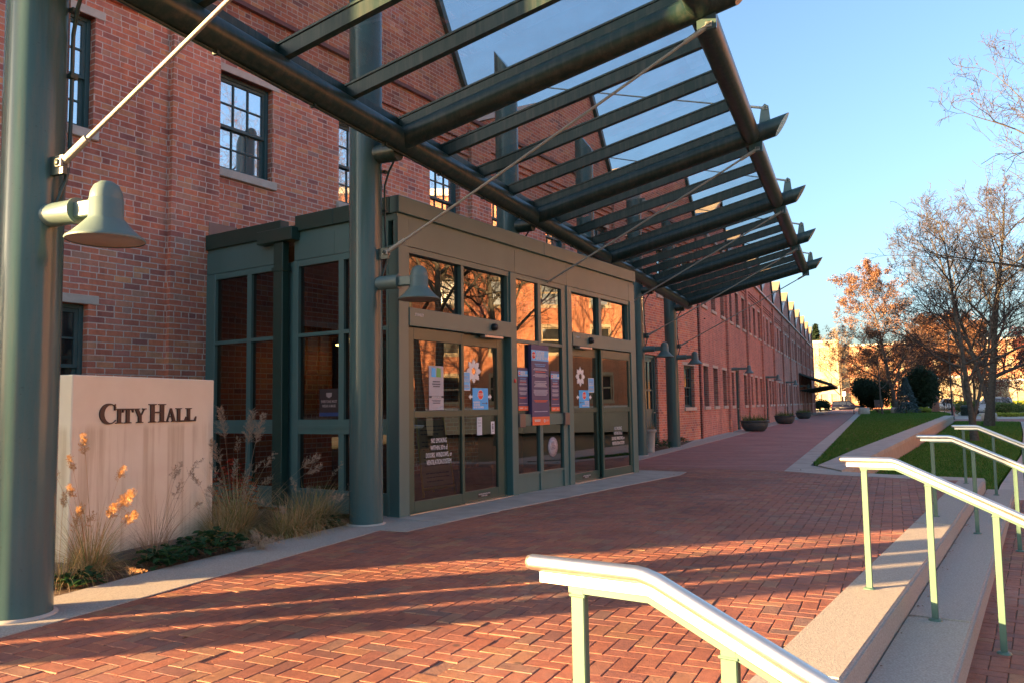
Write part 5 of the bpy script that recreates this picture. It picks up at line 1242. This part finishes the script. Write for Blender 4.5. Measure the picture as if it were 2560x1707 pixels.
def car(name,label,cat,loc,rot,L,W,H,paint,kind='suv',win=None):
    t=thing(name,label,cat,loc,rot)                # nose towards +x
    wr=.36; hb=H*.60
    mb=MB(); bm=bmesh.new()
    if kind=='suv':
        low=[(-L/2+.05,.42),(-L/2,.62),(-L/2+.05,hb),(L*.22,hb+.02),(L*.42,hb-.10),(L/2-.04,hb-.24),(L/2,.55),(L/2-.08,.30),(-L/2+.12,.30)]
        cab=[(-L/2+.10,hb-.02),(-L/2+.24,H-.10),(-L/2+.55,H),(L*.02,H),(L*.10,H-.05),(L*.25,hb-.0)]
    else:
        low=[(-L/2+.02,.50),(-L/2,.62),(-L/2,hb),(L*.24,hb+.0),(L*.44,hb-.08),(L/2-.03,hb-.2),(L/2,.55),(L/2-.08,.36),(-L/2+.1,.40)]
        cab=[(-L*.09,hb-.02),(-L*.075,H-.06),(-L*.05,H),(L*.09,H),(L*.115,H-.05),(L*.22,hb)]
    def loft(pts,w0,w1,zref0,zref1):
        vs=[]
        for sy in(-1,1):
            for x,z in pts:
                f=max(0,min(1,(z-zref0)/(zref1-zref0+1e-6))); w=w0+(w1-w0)*f; vs.append(bm.verts.new((x,sy*w/2,z)))
        n=len(pts); bm.faces.new(vs[:n]); bm.faces.new(vs[n:][::-1])
        for i in range(n): bm.faces.new([vs[(i+1)%n],vs[i],vs[i+n],vs[(i+1)%n+n]])
    loft(low,W*.97,W*.93,.4,hb); 
    bmesh.ops.recalc_face_normals(bm,faces=bm.faces); bmesh.ops.bevel(bm,geom=bm.edges[:],offset=.05,segments=2,affect='EDGES',clamp_overlap=True)
    # wheel arches: dark discs
    mb.bm(bm,0,True); mb.build('body',paint,t)
    bm=bmesh.new(); loft(cab,W*.88,W*.72,hb,H); bmesh.ops.recalc_face_normals(bm,faces=bm.faces); bmesh.ops.bevel(bm,geom=bm.edges[:],offset=.035,segments=2,affect='EDGES',clamp_overlap=True)
    mb=MB(); mb.bm(bm,0,True); cabo=mb.build('cabin',paint,t)
    gm=M['carglass']
    def sidewin(x0,x1,xa,xb,z0,z1):
        for sy in(-1,1):
            mb=MB(); q=lambda x,z:(x,sy*((W*.88+(W*.72-W*.88)*(z-hb)/(H-hb))/2+.006),z)
            mb.prism([q(x0,z0),q(x1,z0),q(xb,z1),q(xa,z1)],(0,sy*.006,0)); mb.build('side_window',gm,t,fix=True)
    z0,z1=hb+.05,H-.13
    if kind=='suv':
        sidewin(-L/2+.34,-L*.25,-L/2+.50,-L*.24,z0,z1); sidewin(-L*.235,-L*.03,-L*.225,-L*.02,z0,z1); sidewin(-L*.015,L*.19,-L*.005,L*.07,z0,z1)
        mb=MB(); mb.prism([(L*.262,-W*.38,hb+.05),(L*.262,W*.38,hb+.05),(L*.125,W*.32,H-.09),(L*.125,-W*.32,H-.09)],(.012,0,.012)); mb.build('windscreen',gm,t,fix=True)
        mb=MB(); mb.prism([(-L/2+.135,-W*.36,hb+.1),(-L/2+.135,W*.36,hb+.1),(-L/2+.235,W*.31,H-.16),(-L/2+.235,-W*.31,H-.16)],(-.012,0,.006)); mb.build('rear_window',gm,t,fix=True)
    else:
        sidewin(-L*.065,L*.055,-L*.055,L*.06,z0,z1); sidewin(L*.065,L*.17,L*.07,L*.09,z0,z1)
        mb=MB(); mb.prism([(L*.222,-W*.38,hb+.04),(L*.222,W*.38,hb+.04),(L*.128,W*.32,H-.07),(L*.128,-W*.32,H-.07)],(.012,0,.012)); mb.build('windscreen',gm,t,fix=True)
        mb=MB(); mb.box(-L/2+.1,-L*.10,-W*.38,W*.38,hb-.02,hb+.012); mb.build('cargo_bed',M['dark'],t)
    for x in(-L*.30,L*.31):
        for sy in(-1,1):
            mb=MB(); mb.lathe([(wr+.07,-.02),(wr+.07,.012),(0,.012)],(x,sy*(W*.485),wr+.03),22,axis='y'); mb.build('wheel_arch',M['dark'],t)
            mb=MB(); mb.lathe([(wr*.62,-.11),(wr*.95,-.11),(wr,-.07),(wr,.07),(wr*.95,.11),(wr*.62,.11)],(x,sy*(W/2-.09),wr),24,axis='y'); tw=mb.build('wheel',M['dark'],t)
            mb=MB()
            for i in range(7):
                a=2*PI*i/7; mb.prism([(x+wr*.12*math.cos(a-.5),sy*(W/2+.02),wr+wr*.12*math.sin(a-.5)),(x+wr*.62*math.cos(a-.16),sy*(W/2+.022),wr+wr*.62*math.sin(a-.16)),(x+wr*.62*math.cos(a+.16),sy*(W/2+.022),wr+wr*.62*math.sin(a+.16)),(x+wr*.12*math.cos(a+.5),sy*(W/2+.02),wr+wr*.12*math.sin(a+.5))],(0,-sy*.05,0))
            mb.lathe([(wr*.66,-.03),(wr*.66,.03),(wr*.58,.03),(wr*.58,-.03)],(x,sy*(W/2-.005),wr),22,axis='y'); mb.lathe([(0,0),(wr*.16,0)],(x,sy*(W/2+.024),wr),10,axis='y'); mb.build('rim',M['rimmetal'],tw,fix=True)
    for sy in(-1,1):
        mb=MB(); mb.bev(L/2-.22,L/2-.005,sy*W*.34-.16,sy*W*.34+.16,hb-.36,hb-.24,.02); mb.build('headlight',M['headlamp'],t)
        mb=MB(); mb.bev(-L/2-.008,-L/2+.2,sy*W*.40-.10,sy*W*.40+.10,hb-.25,hb+.02,.02); mb.build('tail_light',M['taillamp'],t)
        for x in(-L*.14,L*.09): mb=MB(); mb.bev(x-.1,x+.08,sy*W*.485-.015,sy*W*.485+.015,hb-.12,hb-.085,.006); mb.build('door_handle',M['rimmetal'],t)
        mb=MB(); mb.bev(L*.19,L*.19+.12,sy*W*.47-.02,sy*(W*.47+.18) if sy>0 else sy*W*.47+.02,hb+.05,hb+.18,.02) if sy>0 else mb.bev(L*.19,L*.19+.12,-W*.47-.18,-W*.47+.02,hb+.05,hb+.18,.02); mb.build('mirror',paint,t)
    mb=MB(); mb.bev(L/2-.06,L/2+.012,-W*.24,W*.24,.55,hb-.28,.01); mb.bev(L/2-.1,L/2+.01,-W*.36,W*.36,.34,.46,.01); mb.build('grille',M['dark'],t)
    mb=MB(); mb.box(-L/2+.25,L/2-.3,-W*.45,W*.45,.20,.36); mb.build('underbody',M['dark'],t)
    return t
M['carglass']=plain('car_glass',(.012,.014,.018),.06,0,.8); M['rimmetal']=plain('alloy_rim',(.5,.5,.5),.3,.8); M['headlamp']=plain('headlamp',(.55,.55,.55),.12); M['taillamp']=plain('tail_lamp',(.35,.02,.02),.2)
def paintm(n,c,r=.18):
    m,nt,b,o=newmat(n); b.inputs['Base Color'].default_value=(*c,1); b.inputs['Roughness'].default_value=.4; b.inputs['Coat Weight'].default_value=.0; b.inputs['Coat Roughness'].default_value=.08; b.inputs['Specular IOR Level'].default_value=.15
    f=noise(nt,objco(nt),3,3); nt.links.new(mixc(nt,f,tuple(x*.9 for x in c),c),b.inputs['Base Color']); return m
navyp=paintm('dark_blue_paint',(.003,.005,.016)); whitep=paintm('white_car_paint',(.62,.63,.65)); 
car('parked_car','dark blue estate car side on at the far end of the brick path','car',(-3.35,147.0,-.42),0,5.1,1.9,1.85,navyp)
car('parked_car','white off road car facing left behind the thick grey trunk','car',(12.55,103.5,-.43),PI-.15,4.75,1.95,1.95,whitep)
car('pickup_truck','white pickup truck parked behind the brick pier and lamp post','truck',(10.6,130,-.42),PI,5.9,2.0,1.95,whitep,'pickup')
car('parked_car','white car partly hidden behind the blue spruce and dark conifer','car',(6.1,118.5,-.42),.35,4.6,1.85,1.6,whitep)
car('parked_car','white car cut off by the right edge behind the shrub','car',(18.2,104.5,-.43),PI-.1,4.8,1.9,1.6,whitep)

# steel awning far along the factory wall (built in the far-wall frame)
q=bmat@(fm@Vector((49.6,0,0)))
aw=thing('steel_awning','dark steel framed awning projecting from the far end of the factory wall','awning',q,FA)
AWL=20.0; R0=.05; R1=2.85; za,zb_=4.05,3.0
mb=MB()
mb.prism([(0,-R0,za),(0,-R1,zb_),(0,-R1,zb_-.06),(0,-R0,za-.06)],(AWL,0,0)); mb.build('roof_sheet',M['vestdk'],aw,fix=True)
for i in range(7):
    x=AWL*i/6; mb=MB(); mb.tube([(x,-R0,za-.13),(x,-R1,zb_-.13)],.07,6); mb.tube([(x,-R0,2.35),(x,-R1,zb_-.2)],.045,6); mb.tube([(x,-1.5,za-.75),(x,-1.5,2.62)],.035,6)
    mb.build('bracket',M['green'],aw)
for r_ in(R1,1.9,1.0):
    mb=MB(); z=za+(zb_-za)*(r_-R0)/(R1-R0)-.12; mb.tube([(0,-r_,z),(AWL,-r_,z)],.06,6); mb.build('purlin',M['green'],aw)

# ================================================================ distant buildings
M['cream']=vary('cream_stucco',(.34,.28,.20),(.42,.35,.26),.6,.85)
M['tanst']=vary('tan_stone_block',(.30,.25,.17),(.36,.30,.21),.8,.85)
def block(name,label,cat,loc,rot,L,D,H,mat,cols,rows,ww,wh,z0,fh,frame=M['trim'],par=.5,roofm=M['trim'],sillz=True,cornice=True,depth=.15,pane='panedark'):
    t=thing(name,label,cat,loc,rot)
    ops=[]
    for i in range(cols):
        for j in range(rows):
            x=L*(i+.5)/cols-ww/2; z=z0+fh*j
            if z+wh<H-.2: ops.append((x,x+ww,z,z+wh))
    mb=wall_mesh(0,L,0,H,ops,depth)
    mb.quad((0,D,0),(0,0,0),(0,0,H),(0,D,H)); mb.quad((L,0,0),(L,D,0),(L,D,H),(L,0,H)); mb.quad((L,D,0),(0,D,0),(0,D,H),(L,D,H)); mb.quad((0,0,H-.01),(L,0,H-.01),(L,D,H-.01),(0,D,H-.01))
    mb.build('wall',mat,t)
    first=None
    for n,(a,b,c,d) in enumerate(ops[:98]):
        if first is None:
            mb=MB()
            w,h=b-a,d-c
            for e,f,g,h2 in((-.08,0,-.0,h),(w,w+.08,-.0,h),(-.08,w+.08,h,h+.22),(-.12,w+.12,-.2,0)): mb.box(e,f,-.05,.0,g,h2)
            for e,f,g,h2 in((0,.07,0,h),(w-.07,w,0,h),(.07,w-.07,0,.07),(.07,w-.07,h-.07,h),(.07,w-.07,h*.48,h*.54)): mb.box(e,f,depth-.06,depth-.01,g,h2)
            first=mb.build('window',frame,t); mb=MB(); mb.quad((0,depth-.03,0),(w,depth-.03,0),(w,depth-.03,h),(0,depth-.03,h)); mb.build('pane',M[pane],first); o=first
        else: o=dup(first,parent=t)
        o.location=(a,0,c)
    if cornice: mb=MB(); mb.box(-.2,L+.2,-.25,D+.2,H,H+par); mb.build('parapet',roofm,t)
    return t
block('apartment_block','sunlit cream apartment block beyond the end of the factory','building',(-26,192,-.4),0,20.2,18,15.2,M['cream'],9,4,1.3,1.9,1.6,3.5,frame=M['cream'],pane='panewarm')
block('apartment_block','sunlit orange brick apartment block behind the oak tree','building',(-5.6,194,-.4),0,46,18,14.2,M['apt'],20,4,1.3,1.8,1.6,3.4,frame=M['tanst'],pane='panewarm')
block('shop_building','low sunlit cream building across the street behind the pickup','building',(11.2,178,-.4),-.02,9.5,12,6.0,M['tanst'],5,1,1.3,2.6,1.0,4,frame=M['tanst'],pane='panewarm')
block('shop_building','long low sunlit cream building across the street at the right edge','building',(21.5,182,-.4),-.02,34,14,5.2,M['cream'],14,1,1.5,2.2,1.0,4,frame=M['cream'],pane='panewarm')
# orange brick apartments opposite, mirrored in the entrance glass
block('apartment_block','tall orange brick apartment house mirrored in the entrance glass','building',(15.8,50.5,-.4),math.atan2(-.75,.66),46,15,17.5,M['apt'],13,5,1.35,1.75,2.0,3.3,frame=M['tanst'],depth=.2)
tk=thing('garden_wall','low cream rendered wall mirrored in the lower entrance glass','wall',(14.2,45.2,-.4),math.atan2(-.75,.66))
mb=MB(); mb.box(0,42,0,.3,0,1.5); mb.build('wall_body',M['cream'],tk); mb=MB(); mb.box(-.1,42.1,-.08,.38,1.5,1.65); mb.build('coping',M['trim'],tk)
G2='bare trees mirrored in the entrance glass'
for (x,y,rz_,s,l) in ((10.2,22.5,.4,.9,'bare tree mirrored in the left door glass'),(13.5,24.5,2.1,1.0,'bare tree mirrored in the transom lights'),(14.5,31,4.0,.95,'spreading bare tree mirrored in the middle window'),(12,28,1.2,.85,'bare tree mirrored in the right doors')):
    dup(tD,(x,y,-.4),rz_,l,G2,scale=(s,s,s))
# hill of autumn woods on the horizon
hm,nt_,b_,o_=newmat('autumn_woods'); co_=geopos(nt_)
c_=ramp(nt_,noise(nt_,co_,.35,6,.7),[(.3,(.10,.05,.025)),(.45,(.24,.11,.045)),(.6,(.30,.20,.06)),(.75,(.16,.15,.05))]); nt_.links.new(c_,b_.inputs['Base Color']); b_.inputs['Roughness'].default_value=.95; bump(nt_,b_,noise(nt_,co_,.8,6,.75),1,2.5)
rs=np.random.RandomState(4); nx_,ny_=150,26; V=[]
for j in range(ny_):
    for i in range(nx_):
        x=-120+420*i/(nx_-1); y=262+70*j/(ny_-1); v=j/(ny_-1)
        h=-1+ (math.sin(v*PI*.5)**.6)*(17+5*math.sin(x*.031)+3*math.sin(x*.09+1)) * min(1,max(0,(x+20)/60)) + (rs.rand()*2.6 if j else 0)
        V.append((x,y+rs.rand()*2,h))
F=[(j*nx_+i,j*nx_+i+1,(j+1)*nx_+i+1,(j+1)*nx_+i) for j in range(ny_-1) for i in range(nx_-1)]
me=bpy.data.meshes.new('hills'); me.from_pydata(V,[],F); me.materials.append(hm); o=bpy.data.objects.new('hills',me); COL.objects.link(o); tag(o,kind='structure')
# grassy bank across the street
mb=MB(); mb.prism([(4,165.5,-.43),(60,165.5,-.43),(60,176,1.0),(4,176,1.0)],(0,0,-1.2)); bk=mb.build('bank',M['lawn'],fix=True); tag(bk,kind='structure')

# unseen piers added out of view only to cast the plaza's shadow bands
nq=Vector((.6494,-.7604,0)); ds_=Vector((-.7604,-.6494,0))
def atq(q,t): return nq*q+ds_*t
for i,(q,w,t_,h,l) in enumerate(((-5.645,.415,5.0,6.5,'tall unseen shadow caster added left of the nearest column'),(-5.21,.33,6.5,2.9,'narrow unseen shadow caster added behind the camera, nearer the factory'),(-4.76,.42,6.8,2.9,'wider unseen shadow caster added behind the camera, farther from the factory'))):
    p=atq(q,t_); t=thing('shadow_caster',l,'pier',(p.x,p.y,-.05),math.atan2(nq.y,nq.x))
    mb=MB(); mb.box(-w/2,w/2,-.22,.22,0,h); mb.build('shaft',M['brick'],t); mb=MB(); mb.bev(-w/2,w/2,-.26,.26,h,h+.1,.01); mb.build('cap',M['lime'],t)
